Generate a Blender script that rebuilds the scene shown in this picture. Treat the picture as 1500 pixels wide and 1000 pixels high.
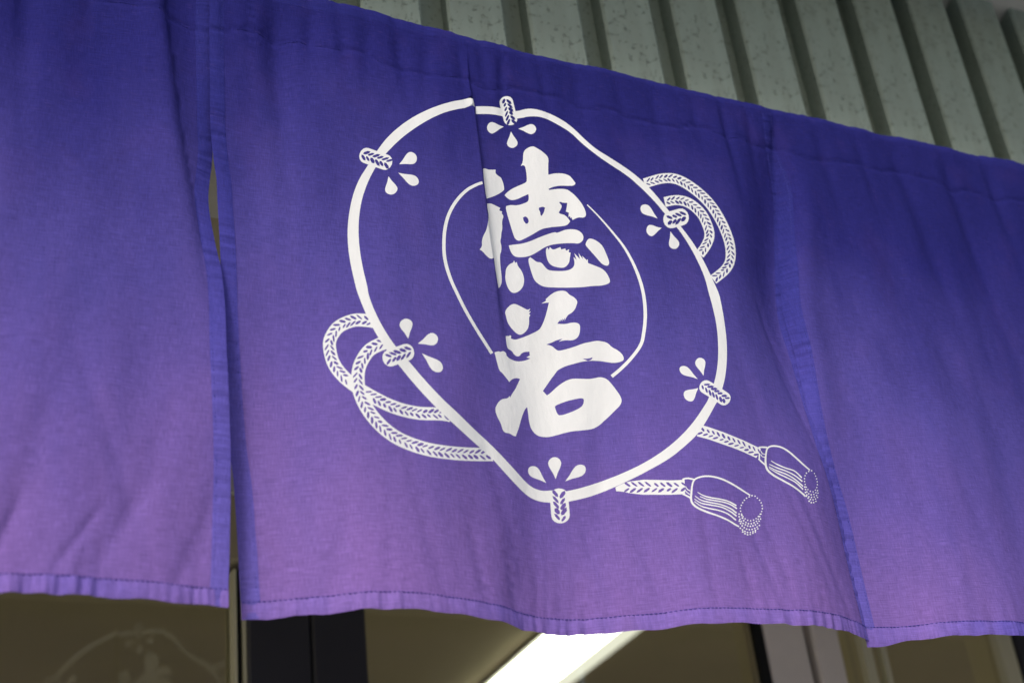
import bpy, math, random
from mathutils import Vector, Matrix
from mathutils.geometry import delaunay_2d_cdt
import numpy as np

for o in list(bpy.data.objects): bpy.data.objects.remove(o)
scene = bpy.context.scene
col = scene.collection
R = math.radians
Z0 = 2.08                                     # height of the middle of the emblem above the pavement

# ---------------------------------------------------------------- camera
cam_data = bpy.data.cameras.new('camera')
cam = bpy.data.objects.new('camera', cam_data); col.objects.link(cam)
PITCH, ROLL, YAW = 0.497492, 0.123569, 0.503833
fwd = Vector((math.sin(YAW) * math.cos(PITCH), math.cos(YAW) * math.cos(PITCH), math.sin(PITCH)))
rgt = Vector((math.cos(YAW), -math.sin(YAW), 0)); dwn = fwd.cross(rgt)
cx_ = math.cos(ROLL) * rgt + math.sin(ROLL) * dwn
cy_ = math.sin(ROLL) * rgt - math.cos(ROLL) * dwn
m = Matrix((cx_, cy_, -fwd)).transposed().to_4x4()
m.translation = Vector((-0.414141, -0.697584, -0.479741 + Z0))
cam.matrix_world = m
cam_data.lens = 50; cam_data.sensor_width = 36; cam_data.clip_start = .05; cam_data.clip_end = 500
cam_data.dof.use_dof = True; cam_data.dof.focus_distance = .95; cam_data.dof.aperture_fstop = 7.1
scene.camera = cam

# ---------------------------------------------------------------- sky, sun, exposure
SUN_EL, SUN_ROT = R(37), R(222)
world = bpy.data.worlds.new('World'); scene.world = world; world.use_nodes = True
wn = world.node_tree; wn.nodes.clear()
sky = wn.nodes.new('ShaderNodeTexSky'); sky.sky_type = 'NISHITA'; sky.sun_disc = False
sky.sun_elevation = SUN_EL; sky.sun_rotation = SUN_ROT; sky.air_density = 1.0; sky.dust_density = 3.0; sky.ozone_density = 1.0
bg = wn.nodes.new('ShaderNodeBackground'); bg.inputs['Strength'].default_value = .105
wo = wn.nodes.new('ShaderNodeOutputWorld')
wn.links.new(sky.outputs[0], bg.inputs[0]); wn.links.new(bg.outputs[0], wo.inputs[0])
sun_data = bpy.data.lights.new('sun', 'SUN'); sun_data.energy = 1.5; sun_data.angle = R(14); sun_data.color = (1, .99, .98)
sun = bpy.data.objects.new('sun', sun_data); col.objects.link(sun)
sdir = Vector((math.sin(SUN_ROT) * math.cos(SUN_EL), math.cos(SUN_ROT) * math.cos(SUN_EL), math.sin(SUN_EL)))
sun.rotation_euler = (-sdir).to_track_quat('-Z', 'Y').to_euler(); sun.location = sdir * 20
vs = scene.view_settings
vs.view_transform = 'Standard'; vs.look = 'None'; vs.gamma = 1; vs.use_curve_mapping = False; vs.exposure = 0.44

# ---------------------------------------------------------------- helpers
def tag(o, label=None, cat=None, group=None, kind=None):
    if label: o['label'] = label
    if cat: o['category'] = cat
    if group: o['group'] = group
    if kind: o['kind'] = kind
    return o
def empty(name, loc=(0, 0, 0)):
    o = bpy.data.objects.new(name, None); col.objects.link(o); o.location = loc; o.empty_display_size = .05
    return o
def link_mesh(name, verts, faces, mat, parent=None, normals=None, smooth=False):
    me = bpy.data.meshes.new(name); me.from_pydata(verts, [], faces)
    if smooth or normals is not None:
        me.polygons.foreach_set('use_smooth', [True] * len(me.polygons))
    if normals is not None: me.normals_split_custom_set_from_vertices(normals)
    me.materials.append(mat); me.update()
    o = bpy.data.objects.new(name, me); col.objects.link(o); o.parent = parent
    return o
def box_data(x0, x1, y0, y1, z0, z1, b=0.0):
    if b <= 0:
        v = [(x, y, z) for z in (z0, z1) for y in (y0, y1) for x in (x0, x1)]
        return v, [(0, 2, 3, 1), (4, 5, 7, 6), (0, 1, 5, 4), (2, 6, 7, 3), (0, 4, 6, 2), (1, 3, 7, 5)]
    # long edges along z are chamfered
    ring = [(x0 + b, y0), (x1 - b, y0), (x1, y0 + b), (x1, y1 - b), (x1 - b, y1), (x0 + b, y1), (x0, y1 - b), (x0, y0 + b)]
    v = [(x, y, z0) for x, y in ring] + [(x, y, z1) for x, y in ring]
    f = [(i, (i + 1) % 8, (i + 1) % 8 + 8, i + 8) for i in range(8)]
    return v, f + [tuple(range(7, -1, -1)), tuple(range(8, 16))]
def box(name, x0, x1, y0, y1, z0, z1, mat, parent=None, b=0.0):
    v, f = box_data(x0, x1, y0, y1, z0, z1, b)
    return link_mesh(name, v, f, mat, parent)

# ---------------------------------------------------------------- materials
def new_mat(name):
    ma = bpy.data.materials.new(name); ma.use_nodes = True
    nt = ma.node_tree; nt.nodes.clear()
    out = nt.nodes.new('ShaderNodeOutputMaterial')
    return ma, nt, out
def N(nt, t, **kw):
    n = nt.nodes.new(t)
    for k, v in kw.items():
        if k in n.inputs.keys() if hasattr(n.inputs, 'keys') else False: n.inputs[k].default_value = v
        else: setattr(n, k, v)
    return n
def coords(nt, scale=(1, 1, 1)):
    tc = nt.nodes.new('ShaderNodeTexCoord'); mp = nt.nodes.new('ShaderNodeMapping')
    mp.inputs['Scale'].default_value = scale
    nt.links.new(tc.outputs['Object'], mp.inputs['Vector']); return mp.outputs['Vector']
def noise(nt, vec, scale, detail=3, rough=.5):
    n = nt.nodes.new('ShaderNodeTexNoise'); n.inputs['Scale'].default_value = scale
    n.inputs['Detail'].default_value = detail; n.inputs['Roughness'].default_value = rough
    nt.links.new(vec, n.inputs['Vector']); return n.outputs['Fac']
def ramp(nt, fac, stops, interp='LINEAR'):
    r = nt.nodes.new('ShaderNodeValToRGB'); r.color_ramp.interpolation = interp
    el = r.color_ramp.elements
    while len(el) < len(stops): el.new(.5)
    for e, (p, c) in zip(el, stops): e.position = p; e.color = c if len(c) == 4 else (*c, 1)
    nt.links.new(fac, r.inputs['Fac']); return r.outputs['Color']
def mix(nt, fac, a, b, mode='MIX'):
    n = nt.nodes.new('ShaderNodeMix'); n.data_type = 'RGBA'; n.blend_type = mode; n.clamp_factor = True
    for s, v in ((n.inputs[0], fac), (n.inputs[6], a), (n.inputs[7], b)):
        if hasattr(v, 'is_output') or hasattr(v, 'links'): nt.links.new(v, s)
        else: s.default_value = v if not isinstance(v, tuple) or len(v) == 4 else (*v, 1)
    return n.outputs[2]
def mathn(nt, op, a, b=None, c=None):
    n = nt.nodes.new('ShaderNodeMath'); n.operation = op
    for i, v in enumerate((a, b, c)):
        if v is None: continue
        if hasattr(v, 'links'): nt.links.new(v, n.inputs[i])
        else: n.inputs[i].default_value = v
    return n.outputs[0]
def grey(v): return (v, v, v)

def weave_height(nt):
    """plain-weave threads with slubs, as a height"""
    warp = noise(nt, coords(nt, (2300, 1, 170)), 1, 2)
    weft = noise(nt, coords(nt, (120, 1, 2300)), 1, 2)
    return mathn(nt, 'ADD', warp, weft), warp, weft

def cloth_material(name, hem=False, white=False, edge=False):
    ma, nt, out = new_mat(name)
    h, warp, weft = weave_height(nt)
    if white:
        c = mix(nt, mathn(nt, 'MULTIPLY', h, .5), (.80, .80, .785), (.86, .86, .85))
        trans = c
    else:
        tc = nt.nodes.new('ShaderNodeTexCoord'); sp = nt.nodes.new('ShaderNodeSeparateXYZ')
        nt.links.new(tc.outputs['Object'], sp.inputs[0])
        blot = noise(nt, coords(nt, (9, 9, 6)), 1, 4, .6)
        streak = noise(nt, coords(nt, (45, 1, 5)), 1, 3, .6)
        # sun-bleached and washed dye: deep indigo under the rod, mauve towards the hem
        pos = mathn(nt, 'MULTIPLY_ADD', sp.outputs['Z'], 1 / .445, .525)
        pos = mathn(nt, 'ADD', pos, mathn(nt, 'MULTIPLY_ADD', blot, .36, -.18))
        pos = mathn(nt, 'ADD', pos, mathn(nt, 'MULTIPLY_ADD', streak, .16, -.08))
        # dye ramp offset along x: deeper tone on the outer panels
        px_ = nt.nodes.new('ShaderNodeMapRange'); px_.inputs['From Min'].default_value = -.5; px_.inputs['From Max'].default_value = .5
        nt.links.new(sp.outputs['X'], px_.inputs['Value'])
        x_tone = ramp(nt, px_.outputs[0], [(.10, grey(.42)), (.19, grey(.38)), (.30, grey(.10)), (.42, grey(.16)), (.56, grey(.30)), (.70, grey(.40)), (.82, grey(.78)), (1.0, grey(.92))], 'EASE')
        pos = mathn(nt, 'ADD', pos, mathn(nt, 'MULTIPLY_ADD', x_tone, .25, -.04))
        if hem:
            stops = [(0.0, (.212, .127, .405)), (.08, (.178, .116, .41)), (.18, (.118, .090, .40)), (1.0, (.09, .075, .38))] if edge else [(0.0, (.152, .112, .415)), (.12, (.126, .097, .40)), (.30, (.090, .075, .355)), (.5, (.058, .053, .285)), (.72, (.032, .032, .198)), (1.0, (.019, .0195, .138))]
        else:
            stops = [(0.0, (.232, .130, .41)), (.12, (.198, .119, .392)), (.30, (.138, .094, .36)), (.5, (.088, .070, .305)), (.72, (.045, .039, .215)), (.88, (.024, .0225, .16)), (1.0, (.019, .019, .138))]
        c = ramp(nt, pos, stops)
        # slubs: single threads took the dye differently
        tone = ramp(nt, mathn(nt, 'MULTIPLY', h, .5), [(.30, grey(.74)), (.5, grey(1.0)), (.72, grey(1.36))])
        c = mix(nt, 1.0, c, tone, 'MULTIPLY')
        long_weft = noise(nt, coords(nt, (70, 1, 1050)), 1, 2); long_warp = noise(nt, coords(nt, (1050, 1, 80)), 1, 2)
        c = mix(nt, 1.0, c, ramp(nt, long_weft, [(.28, grey(.92)), (.5, grey(1.0)), (.74, grey(1.09))]), 'MULTIPLY')
        c = mix(nt, 1.0, c, ramp(nt, long_warp, [(.28, grey(.95)), (.5, grey(1.0)), (.74, grey(1.06))]), 'MULTIPLY')
        slub = ramp(nt, noise(nt, coords(nt, (160, 1, 900)), 1, 2), [(.60, grey(0)), (.74, grey(1))])
        c = mix(nt, mathn(nt, 'MULTIPLY', slub, .05), c, (.36, .20, .42))
        warm = ramp(nt, noise(nt, coords(nt, (28, 28, 20)), 1, 3), [(.55, grey(0)), (.75, grey(1))])
        c = mix(nt, mathn(nt, 'MULTIPLY', warm, .03), c, (.30, .12, .34))
        trans = c
    bump = nt.nodes.new('ShaderNodeBump'); bump.inputs['Strength'].default_value = .25; bump.inputs['Distance'].default_value = .0003
    nt.links.new(h, bump.inputs['Height'])
    crease = mathn(nt, 'ADD', noise(nt, coords(nt, (120, 120, 60)), 1, 4, .6), noise(nt, coords(nt, (55, 55, 34)), 1, 3, .55))
    b2 = nt.nodes.new('ShaderNodeBump'); b2.inputs['Strength'].default_value = .34; b2.inputs['Distance'].default_value = .0020
    nt.links.new(crease, b2.inputs['Height']); nt.links.new(bump.outputs[0], b2.inputs['Normal'])
    p = nt.nodes.new('ShaderNodeBsdfPrincipled'); p.inputs['Roughness'].default_value = .85
    p.inputs['Specular IOR Level'].default_value = .04
    nt.links.new(c, p.inputs['Base Color']); nt.links.new(b2.outputs[0], p.inputs['Normal'])
    tr = nt.nodes.new('ShaderNodeBsdfTranslucent'); nt.links.new(trans, tr.inputs['Color']); nt.links.new(b2.outputs[0], tr.inputs['Normal'])
    ms = nt.nodes.new('ShaderNodeMixShader'); ms.inputs[0].default_value = .05 if hem else .16
    nt.links.new(p.outputs[0], ms.inputs[1]); nt.links.new(tr.outputs[0], ms.inputs[2]); nt.links.new(ms.outputs[0], out.inputs[0])
    return ma

def simple(name, colr, rough=.6, spec=.3, var=.0, nscale=30, metal=0.0, bump=0.0):
    ma, nt, out = new_mat(name)
    p = nt.nodes.new('ShaderNodeBsdfPrincipled'); p.inputs['Roughness'].default_value = rough
    p.inputs['Specular IOR Level'].default_value = spec; p.inputs['Metallic'].default_value = metal
    n = noise(nt, coords(nt), nscale, 5, .6)
    lo = tuple(max(0, v * (1 - var)) for v in colr); hi = tuple(v * (1 + var) for v in colr)
    nt.links.new(ramp(nt, n, [(.3, lo), (.7, hi)]), p.inputs['Base Color'])
    if bump:
        b = nt.nodes.new('ShaderNodeBump'); b.inputs['Strength'].default_value = bump; b.inputs['Distance'].default_value = .001
        nt.links.new(n, b.inputs['Height']); nt.links.new(b.outputs[0], p.inputs['Normal'])
    nt.links.new(p.outputs[0], out.inputs[0]); return ma

def siding_material():
    ma, nt, out = new_mat('stippled green siding')
    v = coords(nt)
    big = noise(nt, v, 4, 4); mid = noise(nt, v, 60, 4, .6)
    pit_n = noise(nt, coords(nt, (1, 1, .8)), 250, 4, .7)
    pits = ramp(nt, pit_n, [(.35, grey(1)), (.43, grey(0))])
    fine = noise(nt, v, 620, 2)
    base = mix(nt, big, (.212, .268, .238), (.252, .318, .278))
    base = mix(nt, mathn(nt, 'MULTIPLY', mid, .35), base, (.30, .33, .285))
    base = mix(nt, mathn(nt, 'MULTIPLY', pits, .55), base, (.055, .065, .052))
    dirt = ramp(nt, noise(nt, coords(nt, (40, 40, 3)), 1, 4), [(.5, grey(0)), (.8, grey(1))])
    base = mix(nt, mathn(nt, 'MULTIPLY', dirt, .3), base, (.12, .115, .085))
    p = nt.nodes.new('ShaderNodeBsdfPrincipled'); p.inputs['Roughness'].default_value = .8; p.inputs['Specular IOR Level'].default_value = .2
    nt.links.new(base, p.inputs['Base Color'])
    hgt = mathn(nt, 'SUBTRACT', mathn(nt, 'MULTIPLY', fine, .5), pits)
    b = nt.nodes.new('ShaderNodeBump'); b.inputs['Strength'].default_value = .55; b.inputs['Distance'].default_value = .0012
    nt.links.new(hgt, b.inputs['Height']); nt.links.new(b.outputs[0], p.inputs['Normal'])
    nt.links.new(p.outputs[0], out.inputs[0]); return ma

def glass_material():
    ma, nt, out = new_mat('door glass')
    fr = nt.nodes.new('ShaderNodeFresnel'); fr.inputs['IOR'].default_value = 1.5
    t = nt.nodes.new('ShaderNodeBsdfTransparent'); t.inputs['Color'].default_value = (.80, .84, .78, 1)
    g = nt.nodes.new('ShaderNodeBsdfGlossy'); g.inputs['Roughness'].default_value = .0; g.inputs['Color'].default_value = (.95, .97, .95, 1)
    ms = nt.nodes.new('ShaderNodeMixShader')
    nt.links.new(mathn(nt, 'MULTIPLY', fr.outputs[0], 2.4), ms.inputs[0]); nt.links.new(t.outputs[0], ms.inputs[1]); nt.links.new(g.outputs[0], ms.inputs[2])
    nt.links.new(ms.outputs[0], out.inputs[0]); return ma
def lamp_material(strength, name='lit diffuser'):
    ma, nt, out = new_mat(name)
    e = nt.nodes.new('ShaderNodeEmission'); e.inputs['Color'].default_value = (1, .96, .80, 1); e.inputs['Strength'].default_value = strength
    nt.links.new(e.outputs[0], out.inputs[0]); return ma

M_DYE = cloth_material('faded purple cotton')
M_HEM = cloth_material('purple cotton hem', hem=True)
M_EDGE = cloth_material('purple cotton bottom hem', hem=True, edge=True)
M_WHITE = cloth_material('undyed white cotton', white=True)
M_THREAD = simple('blue sewing thread', (.028, .030, .20), .7, .2, .15, 900)
M_THREAD_HEM = simple('worn blue thread', (.070, .066, .34), .7, .2, .15, 900)
M_SIDING = siding_material()
M_CONC = simple('pavement', (.40, .40, .39), .9, .2, .15, 3, bump=.3)
M_SOFFIT = simple('olive plaster', (.34, .29, .18), .8, .2, .10, 12, bump=.1)
M_TRIM = simple('grey olive trim', (.42, .40, .32), .6, .3, .08, 20)
M_EAVE = simple('pale eave board', (.50, .50, .46), .7, .2, .08, 8)
M_CHAR = simple('charcoal aluminium', (.030, .030, .034), .45, .4, .08, 14)
M_ALU = simple('grey anodised aluminium', (.74, .67, .58), .42, .5, .06, 14)
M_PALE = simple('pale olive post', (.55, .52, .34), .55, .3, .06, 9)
M_BLACK = simple('black rubber seal', (.010, .011, .010), .7, .2, .1, 40)
M_GLASS = glass_material()
M_ROOM = simple('beige room paint', (.60, .53, .36), .9, .1, .06, 1.5)
M_FLOOR = simple('brown room floor', (.30, .26, .19), .6, .2, .1, 3)
M_ROD = simple('bamboo rod', (.32, .22, .09), .5, .3, .15, 30)
M_STEEL = simple('painted steel', (.12, .13, .12), .5, .4, .1, 30)
M_LAMPBODY = simple('white lamp housing', (.6, .6, .52), .5, .3, .03, 10)

# ---------------------------------------------------------------- cloth surface
# Cloth coordinates: x along the wall, z up, origin in the middle of the emblem;
# y is the depth of the hanging cloth (negative = away from the building).
ZT, ZB, HH = 0.2095, -0.2335, 0.443          # rod top, hem edge, drop of the cloth
ZH = ZB + 0.0098                              # bottom hem stitch line
SIDE_HEM = 0.0088
def sstep(a, b, v):
    u = min(1.0, max(0.0, (v - a) / (b - a)))
    return u * u * (3 - 2 * u)
def table(pts, v):
    if v <= pts[0][0]: return pts[0][1]
    if v >= pts[-1][0]: return pts[-1][1]
    lo, hi = 0, len(pts) - 1
    while hi - lo > 1:
        m = (lo + hi) // 2
        if pts[m][0] <= v: lo = m
        else: hi = m
    x0, y0 = pts[lo]; x1, y1 = pts[hi]
    d = x1 - x0
    def slope(i):
        if i <= 0 or i >= len(pts) - 1: return 0.0
        return (pts[i + 1][1] - pts[i - 1][1]) / (pts[i + 1][0] - pts[i - 1][0])
    u = (v - x0) / d; a = slope(lo) * d; b = slope(hi) * d
    return (2*u**3-3*u*u+1)*y0 + (u**3-2*u*u+u)*a + (-2*u**3+3*u*u)*y1 + (u**3-u*u)*b
HEM_L = [(-.70,.008),(-.62,-.010),(-.52,.010),(-.43,.002),(-.38,-.011),(-.331,-.013),(-.30,-.015),(-.266,-.012),(-.218,-.006)]
HEM_C = [(-.212,.015),(-.205,.014),(-.183,.005),(-.163,-.004),(-.143,-.012),(-.12,-.014),(-.096,-.012),(-.077,-.008),(-.056,.001),(-.038,.011),(-.021,.018),(-.003,.018),
         (.02,.010),(.044,.001),(.066,-.010),(.091,-.016),(.11,-.018),(.13,-.018),(.152,-.017),(.176,-.010),(.197,0.0),(.225,.014)]
HEM_R = [(.19,.012),(.215,.011),(.237,.007),(.261,-.005),(.289,-.014),(.324,-.016),(.40,.004),(.48,.012),(.57,-.008),(.66,.006)]
HEM_ALL = [(-.70,.006),(-.52,.006),(-.35,-.010),(-.28,-.012),(-.22,.004),(-.18,.004),(-.12,-.012),(-.08,-.008),(-.02,.016),(.02,.010),(.09,-.015),(.14,-.016),(.20,.008),(.24,.008),(.29,-.012),(.34,-.014),(.43,.008),(.57,-.006),(.66,.006)]
# (groove centre x, depth, half width, how far down it runs, slant)
GATHERS = [(-.640,.004,.007,.20,.02),(-.585,.003,.005,.12,0),(-.53,.004,.008,.22,-.02),(-.47,.003,.005,.15,.01),(-.415,.003,.006,.2,0),
 (-.372,.003,.006,.18,.01),(-.338,.0035,.008,.30,.015),(-.300,.0022,.005,.13,0),(-.272,.002,.006,.16,.01),
 (-.214,.0012,.003,.14,0),(-.196,.0016,.003,.12,0),(-.178,.0052,.0090,.32,.012),(-.152,.0030,.0045,.12,-.03),(-.133,.0028,.004,.11,.02),(-.112,.0022,.005,.12,-.03),(-.091,.0032,.0045,.13,.03),(-.066,.0026,.005,.14,-.05),
 (-.043,.0016,.004,.14,0),(-.026,.0026,.004,.11,.03),(-.008,.0030,.004,.12,-.03),(.022,.002,.004,.12,.02),(.052,.0016,.005,.11,0),(.085,.0015,.005,.12,.03),
 (.118,.0015,.006,.15,0),(.152,.0016,.005,.13,.02),(.182,.0030,.004,.17,.01),(.206,.0020,.004,.14,0),(.233,.0034,.005,.15,-.03),(.272,.0026,.008,.2,.02),(.312,.002,.006,.16,.02),
 (.352,.0030,.010,.4,.03),(.405,.0028,.008,.3,.03),(.455,.003,.007,.2,.02),(.515,.003,.008,.25,0),(.57,.003,.007,.2,0),(.625,.003,.007,.2,0)]
# soft diagonal drag lines: (x0, z0, x1, z1, depth, width)
DRAGS = [(-.150,-.175,-.158,-.222,.0011,.0035),(-.128,-.19,-.130,-.224,.0009,.0025),(-.075,-.17,-.068,-.222,.0010,.0035),(-.048,-.185,-.044,-.224,.0011,.003),
 (.045,-.18,.050,-.224,.0009,.003),(.060,-.165,.068,-.21,.0008,.003),(.105,-.185,.110,-.224,.0010,.003),(.118,-.17,.128,-.222,.0009,.003),(.255,-.19,.252,-.224,.0009,.003),
 (-.325,-.185,-.338,-.224,.0012,.003),(-.235,-.195,-.245,-.224,.0008,.004),(-.198,-.18,-.182,-.222,.0012,.003),(.178,.02,.196,-.06,.0012,.004),(.183,-.03,.199,-.10,.0010,.0035),
 (-.31,.02,-.30,-.11,.0012,.014),(-.27,-.02,-.262,-.12,.0009,.009),(-.10,-.06,-.11,-.14,.0009,.010),(.03,-.10,.02,-.17,.0008,.006),(.14,-.03,.152,-.12,.0010,.008),
(-.30,-.09,-.262,-.20,.0010,.005),(-.248,-.125,-.268,-.19,.0009,.008),(-.262,-.17,-.284,-.215,.0007,.005),(-.226,-.17,-.234,-.215,.0008,.004),
 (-.312,-.12,-.328,-.20,.0008,.007),(-.285,-.185,-.305,-.218,.0009,.003),
 (-.19,-.15,-.174,-.205,.0008,.004),(-.11,-.15,-.098,-.215,.0009,.005),(.010,-.165,.022,-.215,.0010,.003),(.085,-.15,.082,-.215,.0010,.004),(.13,-.16,.138,-.215,.0008,.004),
 (.165,-.13,.188,-.21,.0012,.005),(.15,-.12,.172,-.2,.0008,.004),(-.06,-.10,-.035,-.21,.0010,.005),
 (.245,.08,.30,-.06,.0020,.014),(.30,.10,.35,-.04,.0020,.014),(.27,-.10,.275,-.2,.0008,.006),(.31,-.1,.325,-.2,.0008,.006),(-.20,.06,-.185,-.10,.0010,.010),(-.14,.10,-.135,-.08,.0010,.012)]
FOLD_A = [(-0.2277, -0.0267), (-0.168, -0.0214), (-0.1324, -0.0236), (-0.0764, -0.0274), (-0.0373, -0.0308), (-0.007, -0.0331), (0.0407, -0.0347), (0.085, -0.0359), (0.1316, -0.036), (0.1554, -0.0372), (0.1992, -0.0364)]
FOLD_B = [(-0.2283, -0.2231), (-0.1175, -0.2233), (-0.0652, -0.2245), (-0.0288, -0.2275), (0.0183, -0.2334), (0.0676, -0.2405), (0.1198, -0.2462), (0.1748, -0.2518), (0.2098, -0.2534)]
FOLD_C = [(-0.2093, 0.1985), (-0.0485, 0.1999), (-0.0042, 0.1991), (0.0431, 0.2052), (0.0684, 0.2127), (0.1205, 0.2242), (0.1569, 0.2246), (0.2002, 0.2257)]
def depth(x, z, panel):
    if panel > 2: x -= .445 * (panel - 2); panel = 2      # unseen panels further along, added to cover sky reflected in the glass
    t = min(1.05, max(0.0, (ZT - z) / HH))
    own = HEM_L if panel == 0 else HEM_C if panel == 1 else HEM_R
    k = sstep(.34, .85, t)
    y = (table(HEM_ALL, x) * (1 - k) + table(own, x) * k) * t ** 1.25
    if panel == 0: y -= .004 * sstep(.36, .55, t) * (1 - sstep(.62, .85, t)) * sstep(-.28, -.22, x)
    if panel == 0: y -= .0007 * (1 - sstep(.33, .38, t)) * sstep(-.235, -.222, x)
    if panel == 2: y -= .0035 * sstep(.20, .5, t) * (1 - sstep(.24, .30, x))
    # hanging pleat down the emblem: the cloth steps back to its right
    if panel == 1:
        u = x - table(FOLD_A, z)
        if abs(u) < .12:
            a = .0029 * sstep(.03, .16, t) * (1 - sstep(.5, .85, t)); w = .0008 + .016 * sstep(.45, .8, t)
            y += a * math.tanh(u / w) * math.exp(-(u / .055) ** 2)
    if panel == 0:
        u = x - table(FOLD_B, z)
        if abs(u) < .1:
            a = .0075 * (1 - sstep(.34, .72, t)); w = .0030 + .008 * t
            y += a * math.tanh(u / (w if u < 0 else w * 3.6)) * math.exp(-(u / (.026 if u < 0 else .046)) ** 2)
    if panel > 0:
        u = x - table(FOLD_C, z)
        if abs(u) < .1:
            a = .0105 * sstep(.04, .2, t) * (1 - sstep(.45, .75, t))
            y += a * math.exp(-(u / (.026 if u < 0 else .0085)) ** 2) - .35 * a * math.exp(-((u - .020) / .012) ** 2)
    for gx, gd, gw, gl, gs in GATHERS:
        u = x - gx - gs * t * .9
        if abs(u) < gw * 3.2: y += 1.5 * gd * math.exp(-(u / gw) ** 2) * math.exp(-(t / gl) ** 2) * (.10 + .90 * sstep(.01, .10, t))
    for x0, z0, x1, z1, dd, dw in DRAGS:
        s = (z0 - z) / (z0 - z1)
        if -.3 < s < 1.3:
            u = x - (x0 + (x1 - x0) * s)
            if abs(u) < 3 * dw: y += 1.15 * dd * math.exp(-(u / dw) ** 2) * sstep(-.3, .3, s) * (1 - sstep(.8, 1.3, s))
    y += .0007 * math.sin(x * 61 + 4 * z + 1.3 * math.sin(z * 23)) + .0005 * math.sin(x * 113 - z * 31 + 2 * math.sin(x * 19)) + .0004 * math.sin(z * 70 + x * 40)
    # fine puckers running up from the bottom hem and in from the slit hems
    e = math.exp(-max(0.0, z - ZB) / .020)
    if e > .02:
        q = 1.7 if panel == 0 else 1.4
        y += q * e * (.00042 * math.sin(x * 330 + z * 60 + 3.1 * math.sin(x * 57)) + .00034 * math.sin(x * 590 - z * 90 + 2.7 * math.sin(x * 71 + 1))) * (.5 + .5 * math.sin(x * 41 + 2))
    # the row of stitches that closes the rod pocket pulls the cloth in
    y += .0010 * math.exp(-((z - pocket_line(x)) / .0022) ** 2)
    return y
def pocket_line(x):
    return .163 + .0028 * math.sin(x * 37 + 1) + .0016 * math.sin(x * 91) + .0012 * math.sin(x * 160 + 2)
def rod_top(x):
    return ZT + table([(-.70, .006), (-.22, .005), (-.12, .0032), (-.01, -.001), (.10, -.0016), (.30, -.0008), (.42, 0.0), (.49, .0018), (.7, .003)], x)

# panel edges (z, x) and printed marks: outlines on the cloth in 1/20 mm (x, z, x, z, ...)
EDGE_LR = [(-0.2351, -0.2181), (-0.2058, -0.2167), (-0.1704, -0.2156), (-0.1441, -0.2152), (-0.1094, -0.216), (-0.0793, -0.2171), (-0.0483, -0.2171), (-0.0269, -0.2184), (-0.0074, -0.2215), (0.0171, -0.2242), (0.0293, -0.2241), (0.0589, -0.2208), (0.0862, -0.2212), (0.1296, -0.2215), (0.1867, -0.2213), (0.2236, -0.2209)]
EDGE_CL = [(-0.2347, -0.2053), (-0.204, -0.2063), (-0.1729, -0.2079), (-0.1526, -0.2093), (-0.1365, -0.2113), (-0.0959, -0.2146), (-0.0571, -0.2165), (-0.0252, -0.2172), (-0.008, -0.2177), (0.0239, -0.219), (0.0406, -0.2194), (0.056, -0.2212), (0.0829, -0.2233), (0.1258, -0.2236), (0.183, -0.2233), (0.2197, -0.2229)]
EDGE_CR = [(-0.2385, 0.2147), (-0.1911, 0.2147), (-0.1473, 0.2135), (-0.1098, 0.2103), (-0.0691, 0.2087), (-0.0259, 0.2103), (0.0193, 0.2115), (0.077, 0.2232), (0.1291, 0.2322), (0.1739, 0.2287), (0.2126, 0.2292)]
EDGE_RL = [(-0.2385, 0.2072), (-0.1911, 0.2072), (-0.1473, 0.206), (-0.1098, 0.2028), (-0.0691, 0.2012), (-0.0259, 0.2028), (0.0193, 0.204), (0.077, 0.2157), (0.1291, 0.2247), (0.1739, 0.2212), (0.2126, 0.2217)]
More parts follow.
